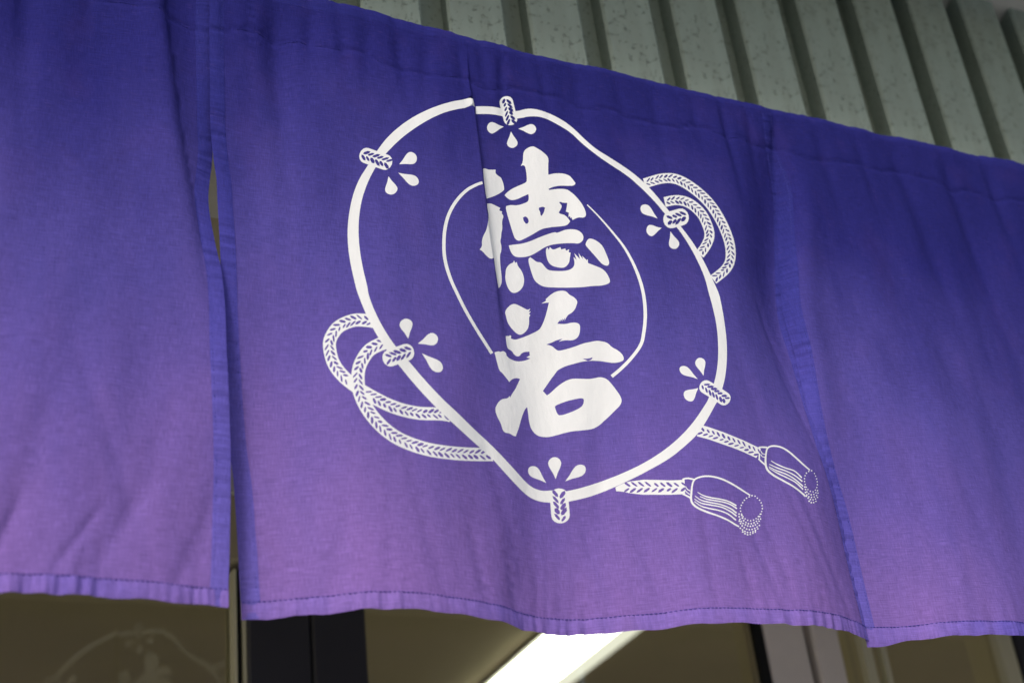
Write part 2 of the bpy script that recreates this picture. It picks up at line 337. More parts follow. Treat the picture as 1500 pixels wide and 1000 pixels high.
PRINT = [
 ('kanji_character', 'large white brush character with many strokes',
  [[-665,1791,-646,1807,-634,1813,-623,1815,-612,1814,-599,1811,-581,1811,-559,1814,-525,1824,-454,1847,-461,1812,-461,1794,-457,1783,-450,1774,-440,1767,-428,1760,-415,1754,-401,1748,-387,1742,-374,1727,-364,1703,-355,1669,-348,1627,-345,1593,-346,1566,-350,1547,-358,1535,-371,1520,-391,1501,-417,1479,-449,1452,-482,1427,-518,1402,-564,1373,-651,1321,-659,1406,-662,1454,-664,1492,-666,1531,-667,1570,-668,1609,-668,1649,-667,1699],[-650,1244,-616,1257,-596,1262,-578,1263,-560,1262,-540,1259,-521,1255,-502,1251,-479,1246,-439,1236,-459,1190,-413,1185,-421,1166,-422,1156,-419,1148,-414,1140,-406,1132,-402,1119,-403,1103,-409,1083,-419,1058,-426,1033,-431,1008,-433,982,-433,956,-435,932,-438,908,-443,886,-450,865,-456,845,-461,824,-465,804,-468,783,-472,765,-476,748,-481,732,-485,718,-488,703,-489,687,-488,671,-485,653,-483,635,-483,615,-485,595,-488,573,-493,552,-499,532,-506,513,-515,495,-522,469,-528,435,-532,394,-535,344,-537,295,-539,245,-539,194,-539,143,-541,99,-546,62,-552,32,-561,8,-570,-12,-578,-28,-589,-42,-608,-60,-616,43,-619,98,-621,140,-623,180,-625,218,-626,253,-627,288,-627,328,-628,397,-730,287,-748,280,-763,280,-778,283,-794,289,-809,298,-825,308,-840,320,-854,335,-868,346,-881,355,-896,362,-921,369,-894,405,-882,426,-876,444,-872,462,-872,482,-870,502,-865,524,-858,548,-848,574,-837,599,-824,626,-810,653,-793,681,-778,710,-765,742,-753,775,-742,811,-732,845,-723,879,-651,999,-646,1026,-644,1053,-643,1079,-644,1104,-647,1129,-649,1152,-651,1174,-651,1200],[-41,2003,-17,2053,-6,2085,1,2114,7,2146,11,2182,17,2213,25,2240,35,2264,48,2283,63,2300,82,2317,104,2333,130,2348,153,2357,173,2361,190,2360,205,2353,222,2345,240,2334,261,2322,285,2308,307,2292,328,2274,349,2255,369,2234,382,2209,388,2181,388,2148,380,2112,374,2076,369,2039,363,1992,356,1906,413,1930,446,1942,475,1950,506,1956,538,1961,567,1963,595,1962,620,1958,644,1951,664,1942,680,1931,694,1918,704,1904,713,1888,723,1872,734,1851,752,1813,738,1788,727,1776,715,1769,700,1764,681,1761,659,1759,631,1756,599,1754,562,1751,528,1747,496,1740,467,1732,441,1722,416,1712,394,1702,369,1688,327,1662,337,1644,400,1666,437,1676,470,1684,505,1690,542,1695,575,1695,601,1692,623,1684,639,1673,656,1658,675,1640,694,1619,714,1594,733,1566,752,1534,771,1500,789,1462,803,1425,814,1389,821,1353,825,1318,825,1289,821,1265,814,1247,803,1235,790,1226,774,1220,757,1219,736,1221,716,1220,695,1214,667,1201,618,1171,606,1220,591,1197,592,1236,566,1218,581,1293,539,1309,554,1354,562,1379,567,1397,572,1420,581,1460,544,1457,526,1456,513,1457,502,1460,494,1464,486,1466,479,1466,472,1464,460,1456,480,1427,488,1411,491,1398,489,1386,485,1373,478,1358,470,1343,458,1321,432,1280,444,1269,453,1264,463,1261,476,1258,490,1256,504,1252,516,1245,528,1236,538,1225,547,1213,556,1200,565,1182,580,1148,556,1113,541,1096,527,1085,510,1077,492,1070,470,1064,443,1058,411,1052,375,1046,339,1039,305,1032,273,1023,242,1014,213,1005,188,996,166,987,147,978,128,967,108,955,89,942,69,926,48,911,26,894,2,878,-24,861,-49,844,-75,827,-100,811,-125,796,-147,782,-166,772,-181,764,-194,759,-206,756,-219,757,-231,761,-243,768,-254,779,-263,793,-270,811,-275,833,-281,858,-287,884,-292,914,-298,945,-304,978,-311,1013,-318,1049,-325,1087,-332,1122,-338,1153,-342,1182,-346,1207,-348,1229,-349,1246,-347,1263,-341,1286,-304,1303,-282,1311,-262,1315,-240,1318,-215,1318,-191,1321,-167,1327,-142,1335,-118,1345,-94,1356,-73,1367,-52,1377,-34,1388,-18,1401,-7,1415,1,1432,5,1451,7,1468,9,1484,10,1500,9,1528,-34,1503,-58,1490,-77,1478,-96,1466,-115,1454,-135,1442,-155,1431,-176,1421,-198,1412,-219,1405,-237,1400,-254,1399,-269,1400,-284,1404,-299,1411,-317,1425,-349,1456,-341,1472,-331,1485,-319,1499,-302,1517,-281,1538,-259,1558,-235,1577,-210,1596,-184,1613,-156,1631,-127,1649,-97,1667,-65,1684,-39,1700,-18,1714,-4,1726,4,1736,11,1752,16,1776,20,1806,22,1843,24,1877,24,1910,23,1940,22,1968,19,1990,14,2005,7,2014,-2,2016,-10,2017,-18,2016,-26,2012],[-367,658,-324,672,-298,681,-273,687,-245,694,-215,701,-184,710,-154,720,-123,732,-92,745,-57,761,-19,780,22,802,66,827,108,850,146,870,181,888,213,903,242,917,269,929,293,939,315,947,333,952,346,954,356,953,361,949,372,950,389,955,412,966,440,981,467,993,492,1003,517,1010,540,1014,563,1017,586,1017,609,1016,632,1014,652,1008,670,1000,687,990,701,977,713,963,722,948,728,933,732,916,733,899,731,883,727,866,720,849,712,834,700,820,687,809,672,798,656,791,638,788,620,788,601,791,579,792,555,793,529,792,501,791,469,788,435,784,397,779,355,772,316,763,280,753,246,740,214,726,186,711,160,696,138,681,118,666,97,649,74,632,49,613,23,594,-4,576,-30,559,-56,544,-81,531,-108,520,-136,510,-166,502,-196,496,-224,492,-248,490,-269,491,-286,493,-302,500,-316,510,-328,524,-338,542,-346,561,-353,581,-359,608],[-481,152,-476,174,-471,197,-466,223,-459,250,-450,275,-437,298,-422,320,-404,340,-388,356,-373,368,-360,377,-349,382,-339,388,-331,396,-325,408,-316,431,-305,389,-278,408,-275,374,-270,354,-263,337,-253,320,-240,303,-229,282,-220,259,-213,234,-207,205,-204,178,-204,150,-207,123,-212,97,-219,72,-228,48,-239,25,-252,4,-267,-15,-283,-34,-301,-51,-321,-66,-341,-78,-359,-87,-378,-92,-396,-93,-413,-90,-428,-81,-441,-67,-453,-48,-463,-27,-471,-2,-478,26,-483,56,-485,84,-486,110,-485,132],[-99,464,-97,478,-92,489,-84,499,-66,514,-43,498,-30,489,-20,482,-9,473,3,465,16,459,31,455,48,454,66,456,83,453,97,446,110,435,120,419,131,404,141,391,152,378,163,367,175,358,190,352,206,348,223,347,246,346,272,346,302,347,337,348,370,350,402,354,432,359,461,366,486,375,506,386,523,398,536,412,546,427,554,442,559,458,562,474,564,490,564,508,563,531,559,575,596,531,576,634,645,542,634,635,689,538,680,594,736,526,754,545,749,483,807,461,838,449,863,440,886,431,909,424,930,413,949,400,967,385,983,367,997,346,1009,323,1020,296,1030,267,1034,242,1035,222,1031,207,1023,196,1011,186,994,176,974,167,949,158,922,150,892,144,859,139,824,136,788,131,752,126,717,120,681,113,643,107,603,102,560,98,515,96,473,94,433,92,396,90,362,89,324,87,280,85,232,83,178,79,132,77,93,79,61,84,38,93,17,103,-2,115,-18,127,-32,141,-43,157,-53,174,-60,194,-65,215,-70,238,-75,261,-80,285,-84,310,-88,334,-91,356,-94,376,-97,395,-99,413,-100,431,-100,448],[177,615,178,643,182,665,189,683,206,703,224,668,243,713,266,691,279,682,291,680,302,682,315,687,328,693,342,700,360,709,394,725,404,687,461,707,468,671,514,695,502,651,528,639,517,595,511,571,507,552,503,532,499,513,493,495,485,477,474,460,461,444,448,430,434,419,420,411,405,405,387,402,367,401,345,403,319,406,296,411,275,416,256,423,239,431,224,442,211,457,200,475,192,496,185,521,181,549,178,580],[759,806,766,819,773,832,782,845,791,857,802,867,814,872,829,875,845,874,861,871,879,864,898,856,917,844,936,832,952,819,967,805,980,790,992,771,1003,749,1013,724,1021,695,1029,666,1037,635,1045,604,1053,572,1058,545,1059,522,1058,504,1053,491,1047,480,1041,472,1034,465,1027,462,1017,460,1005,461,991,463,975,469,959,478,943,491,928,508,912,529,897,550,881,572,866,593,851,614,836,635,821,655,807,675,793,693,780,710,770,726,761,741,754,753,750,766,750,779,753,793]],
  [[-109,1133,-91,1147,-82,1152,-74,1153,-65,1151,-57,1146,-50,1140,-44,1131,-39,1121,-36,1108,-34,1096,-34,1084,-36,1074,-40,1064,-45,1055,-51,1049,-60,1043,-78,1037,-95,1062,-103,1076,-107,1088,-109,1104],[142,1320,178,1336,196,1342,207,1343,218,1342,234,1333,219,1286,210,1262,201,1244,189,1224,165,1191,157,1194,153,1199,152,1207,151,1219,151,1233,151,1246,148,1258,145,1269,141,1278,138,1287,137,1295,137,1304]]),
 ('kanji_character', 'large white brush character with a boxed lower part',
  [[-545,-421,-542,-401,-534,-380,-520,-358,-501,-333,-482,-313,-464,-295,-446,-281,-428,-271,-411,-264,-394,-261,-378,-261,-362,-265,-346,-270,-328,-276,-309,-284,-289,-292,-271,-299,-254,-306,-240,-312,-227,-318,-215,-320,-203,-319,-189,-313,-164,-297,-196,-353,-161,-338,-195,-382,-174,-396,-188,-415,-195,-428,-198,-443,-201,-461,-201,-482,-204,-503,-207,-524,-212,-546,-218,-567,-227,-589,-238,-609,-252,-630,-269,-650,-286,-667,-302,-681,-318,-691,-333,-699,-348,-704,-363,-705,-378,-703,-392,-697,-407,-689,-423,-678,-438,-664,-455,-647,-470,-631,-483,-615,-495,-598,-506,-582,-515,-565,-522,-545,-528,-523,-531,-500,-535,-478,-538,-457,-542,-438],[9,-196,89,-140,84,-118,128,-75,152,-52,171,-36,191,-20,211,-5,231,8,253,19,276,27,300,34,322,38,342,40,360,39,377,36,391,30,402,22,412,12,418,-1,427,-12,438,-23,452,-33,467,-41,482,-52,495,-64,507,-79,518,-95,524,-112,526,-129,523,-146,516,-164,509,-181,501,-198,493,-215,485,-232,476,-247,465,-262,453,-277,440,-290,427,-302,414,-312,402,-321,389,-328,378,-335,369,-344,360,-353,353,-363,345,-374,337,-387,325,-405,303,-440,321,-386,273,-444,290,-400,243,-450,260,-414,237,-439,226,-451,219,-460,212,-469,201,-484,260,-486,291,-486,316,-483,340,-478,363,-471,385,-465,405,-461,423,-459,440,-458,456,-459,470,-462,483,-467,495,-474,503,-485,507,-500,508,-518,505,-541,501,-563,496,-585,490,-608,482,-630,473,-650,462,-668,451,-683,438,-696,424,-707,410,-716,396,-724,381,-729,365,-733,347,-735,327,-735,305,-733,284,-734,263,-736,237,-741,190,-754,243,-711,199,-723,175,-731,156,-738,138,-746,120,-756,102,-765,84,-774,60,-784,15,-803,57,-811,78,-818,92,-825,104,-834,114,-845,123,-855,133,-864,143,-873,153,-882,167,-886,186,-887,209,-883,237,-876,265,-869,292,-860,321,-852,349,-842,378,-831,407,-820,437,-807,467,-793,497,-781,527,-770,557,-760,588,-752,617,-744,644,-736,670,-729,694,-723,718,-719,742,-717,765,-718,788,-721,809,-724,827,-728,843,-733,856,-739,868,-747,879,-757,890,-769,899,-783,910,-796,923,-809,939,-820,956,-831,973,-843,988,-857,1003,-872,1016,-888,1027,-905,1036,-922,1041,-940,1045,-959,1045,-976,1043,-990,1038,-1001,1031,-1010,1018,-1019,1000,-1026,978,-1033,950,-1039,923,-1042,896,-1042,869,-1041,842,-1036,816,-1032,791,-1028,768,-1025,745,-1023,721,-1021,695,-1020,668,-1020,639,-1021,610,-1022,581,-1025,551,-1029,522,-1034,492,-1040,463,-1047,434,-1055,405,-1064,375,-1073,344,-1083,311,-1093,278,-1103,247,-1113,218,-1125,191,-1137,165,-1151,144,-1164,127,-1177,113,-1190,104,-1203,92,-1219,78,-1237,62,-1258,43,-1281,22,-1309,-2,-1340,-35,-1386,-102,-1475,-54,-1536,-20,-1513,0,-1497,18,-1481,37,-1463,58,-1443,81,-1422,106,-1402,133,-1381,161,-1361,188,-1344,214,-1329,237,-1318,260,-1309,283,-1303,308,-1298,334,-1296,361,-1295,390,-1295,421,-1294,454,-1294,488,-1294,519,-1292,548,-1289,575,-1284,598,-1278,620,-1273,639,-1268,656,-1263,671,-1260,686,-1258,703,-1258,721,-1260,740,-1265,758,-1271,773,-1280,787,-1291,799,-1304,812,-1320,825,-1340,840,-1364,855,-1391,869,-1417,881,-1441,892,-1464,903,-1485,911,-1506,918,-1525,924,-1544,928,-1563,930,-1581,929,-1598,925,-1616,918,-1633,909,-1651,897,-1668,882,-1685,864,-1702,844,-1720,823,-1740,800,-1762,776,-1785,754,-1805,734,-1823,717,-1838,702,-1851,686,-1865,667,-1881,648,-1898,626,-1918,604,-1936,581,-1953,556,-1969,531,-1983,504,-1996,473,-2007,440,-2016,405,-2022,370,-2028,336,-2033,302,-2038,269,-2041,237,-2046,207,-2050,178,-2055,151,-2061,124,-2067,97,-2074,70,-2082,43,-2090,16,-2098,-12,-2106,-39,-2113,-66,-2120,-94,-2126,-122,-2130,-149,-2132,-177,-2132,-203,-2131,-225,-2128,-245,-2124,-262,-2117,-278,-2109,-293,-2098,-308,-2086,-321,-2071,-333,-2055,-343,-2037,-350,-2017,-356,-1995,-360,-1972,-363,-1947,-365,-1921,-365,-1892,-365,-1865,-365,-1838,-366,-1806,-367,-1749,-383,-1757,-393,-1766,-403,-1778,-414,-1794,-427,-1815,-439,-1836,-451,-1859,-464,-1883,-476,-1909,-489,-1938,-503,-1969,-518,-2004,-533,-2041,-548,-2075,-563,-2107,-580,-2142,-609,-2201,-631,-2202,-645,-2201,-658,-2199,-673,-2195,-689,-2190,-705,-2187,-721,-2185,-737,-2186,-753,-2188,-767,-2189,-780,-2187,-790,-2182,-799,-2176,-807,-2166,-814,-2153,-819,-2135,-823,-2114,-829,-2094,-836,-2075,-845,-2057,-856,-2040,-867,-2021,-877,-2000,-886,-1977,-895,-1951,-898,-1926,-898,-1903,-892,-1880,-881,-1858,-868,-1836,-854,-1814,-837,-1793,-819,-1772,-798,-1754,-775,-1738,-750,-1726,-722,-1717,-698,-1707,-680,-1696,-665,-1683,-647,-1659,-639,-1682,-621,-1650,-608,-1630,-593,-1609,-576,-1586,-555,-1560,-535,-1533,-518,-1508,-502,-1482,-488,-1458,-474,-1435,-463,-1415,-449,-1392,-427,-1356,-467,-1357,-490,-1361,-508,-1368,-527,-1377,-547,-1389,-565,-1401,-580,-1413,-597,-1429,-625,-1457,-645,-1436,-658,-1423,-672,-1410,-688,-1395,-705,-1378,-721,-1364,-733,-1354,-744,-1348,-752,-1346,-760,-1340,-766,-1330,-773,-1315,-778,-1296,-784,-1274,-789,-1247,-795,-1218,-801,-1184,-806,-1156,-810,-1134,-813,-1115,-818,-1090,-779,-1069,-760,-1061,-749,-1057,-740,-1056,-733,-1058,-725,-1057,-714,-1053,-702,-1047,-687,-1038,-673,-1032,-659,-1029,-647,-1030,-635,-1034,-626,-1039,-621,-1046,-619,-1055,-620,-1065,-618,-1073,-613,-1081,-604,-1088,-591,-1093,-575,-1098,-554,-1101,-530,-1104,-502,-1106,-473,-1106,-443,-1103,-411,-1098,-379,-1089,-349,-1080,-320,-1070,-287,-1055,-232,-1026,-289,-1018,-237,-983,-237,-929,-282,-938,-306,-944,-323,-951,-337,-960,-351,-969,-361,-978,-370,-987,-376,-995,-380,-1003,-386,-1010,-395,-1016,-405,-1021,-418,-1026,-431,-1027,-443,-1027,-454,-1024,-464,-1019,-474,-1012,-483,-1004,-491,-994,-498,-983,-508,-974,-520,-968,-535,-964,-553,-963,-568,-959,-578,-951,-585,-940,-588,-924,-590,-905,-591,-882,-591,-847,-589,-778,-520,-752,-513,-740,-487,-737,-497,-782,-462,-788,-440,-788,-418,-783,-394,-774,-365,-761,-337,-748,-307,-733,-277,-718,-245,-702,-214,-686,-183,-668,-151,-650,-120,-631,-93,-614,-73,-598,-57,-584,-47,-571,-36,-554,-23,-533,-9,-508,6,-479,20,-449,34,-418,47,-386,60,-354,72,-321,85,-287,99,-245,126,-166,96,-170,78,-173,64,-177,45,-183]],
  [[29,-1695,45,-1682,60,-1673,81,-1663,107,-1652,140,-1639,173,-1627,206,-1616,240,-1607,273,-1599,303,-1591,331,-1585,355,-1580,377,-1576,394,-1575,407,-1577,416,-1581,420,-1587,422,-1596,422,-1607,419,-1620,415,-1635,409,-1649,403,-1662,395,-1673,387,-1684,375,-1696,359,-1708,339,-1722,315,-1735,290,-1748,264,-1761,237,-1773,208,-1785,182,-1795,157,-1804,134,-1811,112,-1817,94,-1820,79,-1820,68,-1819,61,-1815,55,-1808,49,-1799,45,-1788,41,-1774,38,-1761,36,-1746,33,-1728],[479,-1000,526,-998,551,-995,569,-991,589,-985,620,-972,614,-989,608,-998,600,-1005,588,-1013,574,-1021,561,-1025,549,-1027,539,-1026,529,-1021,520,-1017,511,-1013,499,-1009]]),
 ('printed_ring', 'broad white outer ring of the emblem',
  [[-698,2990,-924,2843,-1028,2793,-1113,2750,-1200,2700,-1288,2646,-1374,2592,-1458,2538,-1545,2472,-1632,2403,-1713,2337,-1793,2262,-1870,2188,-1942,2111,-2009,2037,-2069,1963,-2123,1891,-2171,1819,-2218,1744,-2264,1666,-2310,1585,-2355,1501,-2397,1424,-2435,1354,-2470,1291,-2502,1235,-2533,1174,-2563,1109,-2591,1039,-2618,966,-2643,889,-2665,809,-2685,727,-2703,641,-2718,559,-2730,479,-2740,403,-2747,330,-2752,254,-2755,176,-2756,96,-2755,13,-2751,-72,-2746,-160,-2738,-249,-2728,-341,-2719,-418,-2711,-481,-2705,-529,-2699,-564,-2690,-609,-2677,-663,-2661,-727,-2642,-800,-2622,-869,-2602,-934,-2581,-994,-2560,-1051,-2538,-1109,-2513,-1167,-2486,-1226,-2456,-1285,-2425,-1341,-2393,-1394,-2359,-1444,-2323,-1491,-2282,-1542,-2236,-1596,-2186,-1655,-2132,-1719,-2075,-1786,-2018,-1855,-1959,-1928,-1896,-2001,-1837,-2065,-1779,-2122,-1724,-2170,-1671,-2210,-1617,-2249,-1561,-2286,-1503,-2322,-1444,-2356,-1388,-2387,-1335,-2416,-1285,-2442,-1239,-2465,-1194,-2485,-1150,-2503,-1109,-2521,-1074,-2539,-1040,-2563,-1006,-2591,-972,-2623,-936,-2658,-897,-2693,-853,-2729,-806,-2765,-756,-2802,-707,-2836,-659,-2866,-614,-2894,-571,-2918,-528,-2939,-486,-2957,-444,-2972,-404,-2983,-364,-2992,-323,-2999,-282,-3003,-240,-3005,-199,-3006,-158,-3005,-107,-3003,-17,-2998,-1,-2838,-91,-2843,-137,-2846,-168,-2848,-196,-2851,-219,-2854,-244,-2855,-269,-2855,-296,-2853,-325,-2849,-354,-2843,-383,-2835,-412,-2824,-442,-2811,-475,-2794,-511,-2772,-550,-2747,-592,-2717,-638,-2685,-688,-2650,-740,-2613,-795,-2571,-847,-2532,-896,-2495,-942,-2461,-984,-2428,-1029,-2393,-1077,-2356,-1131,-2320,-1195,-2289,-1260,-2259,-1323,-2226,-1384,-2190,-1444,-2151,-1500,-2115,-1552,-2079,-1601,-2046,-1646,-2014,-1695,-1974,-1746,-1927,-1799,-1873,-1856,-1810,-1907,-1748,-1954,-1690,-1997,-1635,-2037,-1584,-2080,-1535,-2124,-1487,-2171,-1441,-2218,-1394,-2262,-1343,-2302,-1288,-2340,-1230,-2375,-1168,-2406,-1107,-2433,-1047,-2458,-989,-2479,-933,-2498,-876,-2516,-818,-2531,-760,-2545,-702,-2555,-651,-2562,-609,-2565,-575,-2565,-550,-2567,-514,-2572,-466,-2579,-406,-2588,-335,-2596,-260,-2602,-183,-2608,-103,-2613,-20,-2615,64,-2616,147,-2614,231,-2611,315,-2605,399,-2597,483,-2586,568,-2572,654,-2555,738,-2535,820,-2512,901,-2485,981,-2457,1059,-2426,1135,-2394,1210,-2360,1282,-2324,1352,-2288,1419,-2250,1484,-2212,1546,-2167,1612,-2116,1683,-2059,1758,-1997,1837,-1932,1913,-1865,1987,-1795,2059,-1721,2131,-1647,2200,-1572,2266,-1496,2332,-1421,2391,-1348,2446,-1276,2498,-1206,2545,-1138,2586,-1069,2624,-998,2660,-903,2705,-684,2853],[-666,2866,-527,2896,-448,2917,-394,2921,-343,2923,-290,2931,-241,2938,-204,2935,-175,2928,-150,2922,-125,2919,-98,2919,-71,2923,-44,2928,-14,2937,19,2949,55,2965,93,2983,131,2997,169,3008,206,3015,243,3018,282,3018,324,3015,369,3010,421,3007,475,3003,524,2988,571,2965,622,2943,671,2921,717,2897,760,2870,798,2839,835,2806,869,2770,901,2732,932,2692,964,2651,999,2608,1036,2564,1076,2518,1117,2477,1162,2440,1210,2408,1261,2381,1318,2352,1382,2321,1451,2288,1526,2251,1594,2213,1656,2175,1711,2135,1760,2095,1806,2054,1848,2012,1887,1969,1923,1926,1960,1877,2000,1823,2042,1763,2085,1698,2129,1632,2174,1566,2218,1498,2263,1430,2308,1362,2352,1294,2397,1226,2441,1158,2481,1087,2518,1015,2551,939,2580,862,2607,783,2631,702,2653,618,2673,533,2690,458,2704,393,2716,338,2725,292,2732,250,2736,210,2737,172,2736,137,2734,90,2731,32,2726,-38,2721,-119,2714,-201,2706,-286,2697,-374,2687,-463,2674,-551,2658,-636,2640,-718,2619,-798,2595,-879,2569,-960,2540,-1041,2508,-1122,2472,-1204,2431,-1286,2386,-1369,2336,-1450,2297,-1515,2266,-1564,2243,-1597,2228,-1614,2203,-1645,2169,-1690,2126,-1748,2074,-1818,2025,-1883,1978,-1943,1933,-1999,1889,-2050,1843,-2099,1794,-2147,1741,-2193,1686,-2238,1631,-2282,1576,-2324,1522,-2365,1468,-2405,1405,-2447,1333,-2491,1254,-2535,1168,-2580,1090,-2619,1019,-2655,952,-2686,890,-2714,819,-2745,741,-2778,655,-2813,563,-2848,474,-2878,381,-2911,292,-2938,211,-2958,143,-2973,90,-2984,43,-2992,-17,-2998,-4,-2859,36,-2855,69,-2850,110,-2842,161,-2830,224,-2815,295,-2795,375,-2770,464,-2739,553,-2710,636,-2683,722,-2653,809,-2619,898,-2582,983,-2544,1064,-2504,1143,-2462,1219,-2417,1294,-2370,1367,-2321,1436,-2271,1501,-2221,1564,-2170,1625,-2117,1684,-2064,1741,-2008,1796,-1952,1850,-1893,1902,-1833,1954,-1770,1998,-1716,2036,-1670,2065,-1633,2087,-1606,2113,-1567,2145,-1517,2182,-1455,2226,-1382,2267,-1306,2307,-1228,2345,-1148,2380,-1067,2412,-983,2441,-897,2467,-808,2490,-717,2509,-629,2526,-544,2539,-462,2549,-383,2557,-303,2562,-224,2565,-144,2566,-64,2566,5,2566,63,2566,109,2564,144,2563,189,2563,244,2564,310,2565,387,2560,468,2549,555,2532,646,2508,742,2481,836,2449,927,2413,1016,2373,1102,2331,1181,2287,1251,2241,1315,2194,1370,2150,1426,2110,1480,2072,1534,2037,1588,1999,1642,1959,1695,1917,1749,1872,1803,1827,1855,1781,1905,1734,1953,1687,2000,1634,2045,1573,2087,1506,2127,1432,2164,1363,2199,1300,2233,1243,2266,1193,2299,1145,2335,1098,2374,1052,2416,1007,2461,965,2505,925,2550,888,2596,853,2641,815,2683,773,2720,727,2752,676,2780,625,2805,575,2830,527,2856,475,2876,420,2884,367,2889,318,2892,271,2890,224,2885,177,2876,129,2862,81,2843,36,2828,-4,2815,-40,2805,-73,2799,-104,2795,-133,2794,-160,2797,-185,2802,-215,2808,-253,2809,-300,2802,-353,2795,-404,2792,-460,2783,-537,2763,-674,2732]],
  []),
 ('printed_arc', 'thin white arc left of the characters',
  [[-764,1490,-807,1466,-851,1440,-892,1412,-932,1383,-972,1354,-1011,1321,-1048,1286,-1082,1248,-1115,1210,-1147,1171,-1178,1130,-1208,1088,-1236,1045,-1262,1001,-1288,957,-1311,912,-1334,866,-1354,819,-1373,773,-1389,726,-1404,680,-1417,634,-1429,588,-1439,543,-1448,498,-1455,454,-1462,410,-1467,366,-1471,323,-1475,280,-1477,237,-1478,195,-1478,153,-1477,111,-1473,71,-1468,31,-1462,-9,-1455,-47,-1447,-85,-1438,-122,-1428,-160,-1418,-196,-1406,-232,-1394,-268,-1381,-302,-1367,-336,-1354,-370,-1340,-404,-1327,-437,-1313,-471,-1298,-504,-1284,-536,-1269,-569,-1253,-601,-1237,-632,-1220,-663,-1203,-693,-1185,-723,-1167,-752,-1148,-781,-1129,-809,-1110,-837,-1090,-865,-1071,-893,-1050,-920,-1030,-947,-1009,-973,-988,-1000,-968,-1027,-947,-1053,-927,-1080,-907,-1108,-887,-1135,-841,-1100,-861,-1072,-881,-1045,-901,-1017,-922,-990,-943,-963,-963,-936,-984,-910,-1004,-883,-1025,-856,-1045,-829,-1065,-801,-1084,-773,-1103,-745,-1122,-717,-1140,-688,-1158,-659,-1176,-629,-1193,-599,-1209,-569,-1225,-538,-1240,-506,-1255,-474,-1269,-441,-1283,-408,-1297,-375,-1310,-341,-1324,-308,-1337,-274,-1350,-239,-1362,-205,-1373,-170,-1382,-134,-1391,-98,-1399,-61,-1407,-24,-1414,14,-1420,52,-1424,90,-1428,129,-1429,168,-1429,209,-1428,249,-1425,291,-1422,333,-1417,375,-1412,417,-1406,460,-1399,503,-1390,547,-1380,590,-1369,634,-1357,678,-1343,722,-1327,766,-1310,810,-1290,854,-1270,897,-1247,940,-1223,982,-1198,1024,-1172,1064,-1144,1104,-1115,1143,-1085,1181,-1053,1218,-1021,1253,-988,1285,-953,1316,-915,1344,-876,1373,-837,1400,-797,1425,-755,1449]],
  []),
 ('printed_arc', 'thin white arc right of the characters',
  [[860,1440,884,1409,908,1379,932,1349,956,1318,980,1288,1003,1257,1026,1226,1049,1195,1072,1164,1094,1133,1117,1101,1139,1069,1160,1037,1181,1005,1202,972,1223,939,1243,906,1263,872,1281,838,1298,802,1314,766,1328,728,1342,690,1354,651,1366,612,1376,572,1386,532,1396,492,1404,451,1412,411,1419,369,1426,328,1431,287,1437,245,1441,204,1445,162,1447,120,1449,78,1450,36,1450,-6,1448,-48,1446,-91,1443,-133,1439,-176,1434,-218,1429,-261,1422,-304,1415,-346,1406,-388,1396,-431,1385,-473,1373,-516,1361,-558,1348,-600,1335,-643,1321,-683,1306,-722,1286,-759,1264,-795,1240,-829,1214,-862,1187,-895,1160,-926,1132,-957,1104,-987,1077,-1016,1048,-1044,1019,-1071,990,-1098,961,-1124,931,-1150,901,-1175,869,-1200,838,-1224,861,-1264,892,-1239,923,-1214,954,-1189,984,-1163,1014,-1136,1043,-1109,1073,-1081,1102,-1052,1131,-1022,1159,-991,1187,-960,1215,-927,1243,-894,1271,-859,1298,-821,1324,-781,1346,-739,1365,-695,1380,-651,1393,-608,1407,-565,1419,-521,1432,-478,1443,-434,1453,-390,1463,-346,1471,-302,1477,-258,1483,-214,1488,-170,1492,-127,1495,-83,1497,-39,1498,5,1498,48,1497,92,1495,135,1492,178,1488,221,1483,264,1477,306,1471,348,1463,390,1455,432,1447,474,1437,515,1427,556,1416,596,1404,636,1392,676,1379,715,1364,754,1349,792,1332,829,1314,864,1294,899,1274,933,1252,966,1231,998,1209,1030,1187,1062,1164,1093,1141,1124,1118,1155,1094,1186,1070,1216,1046,1246,1022,1276,998,1306,973,1336,948,1365,923,1395,898,1424,873,1454]],
  []),
 ('printed_petal', None,
  [[-240,2631,-265,2634,-286,2635,-312,2636,-340,2640,-367,2648,-391,2653,-412,2655,-429,2655,-442,2651,-457,2643,-473,2630,-486,2615,-498,2598,-508,2578,-516,2557,-521,2535,-521,2514,-518,2495,-510,2480,-500,2468,-489,2459,-476,2455,-461,2454,-446,2457,-431,2464,-414,2476,-393,2494,-368,2516,-340,2545,-313,2571,-286,2593,-265,2611]],
  []),
 ('printed_petal', None,
  [[-16,2639,7,2632,27,2625,50,2617,74,2606,98,2592,120,2582,139,2575,155,2571,168,2571,182,2575,198,2582,212,2592,224,2604,235,2619,245,2636,252,2655,254,2674,252,2692,247,2708,239,2721,230,2732,218,2739,204,2744,190,2745,176,2743,159,2736,138,2726,113,2712,84,2692,57,2676,31,2663,10,2652]],
  []),
 ('printed_petal', None,
  [[-134,2572,-144,2544,-152,2521,-162,2493,-175,2463,-190,2430,-202,2402,-210,2379,-215,2360,-216,2346,-213,2332,-207,2319,-199,2308,-188,2301,-174,2295,-158,2292,-141,2294,-122,2299,-105,2309,-89,2322,-76,2335,-65,2349,-57,2365,-51,2382,-49,2397,-50,2410,-55,2426,-63,2445,-75,2466,-91,2489,-105,2511,-115,2532,-124,2550]],
  []),
 ('printed_petal', None,
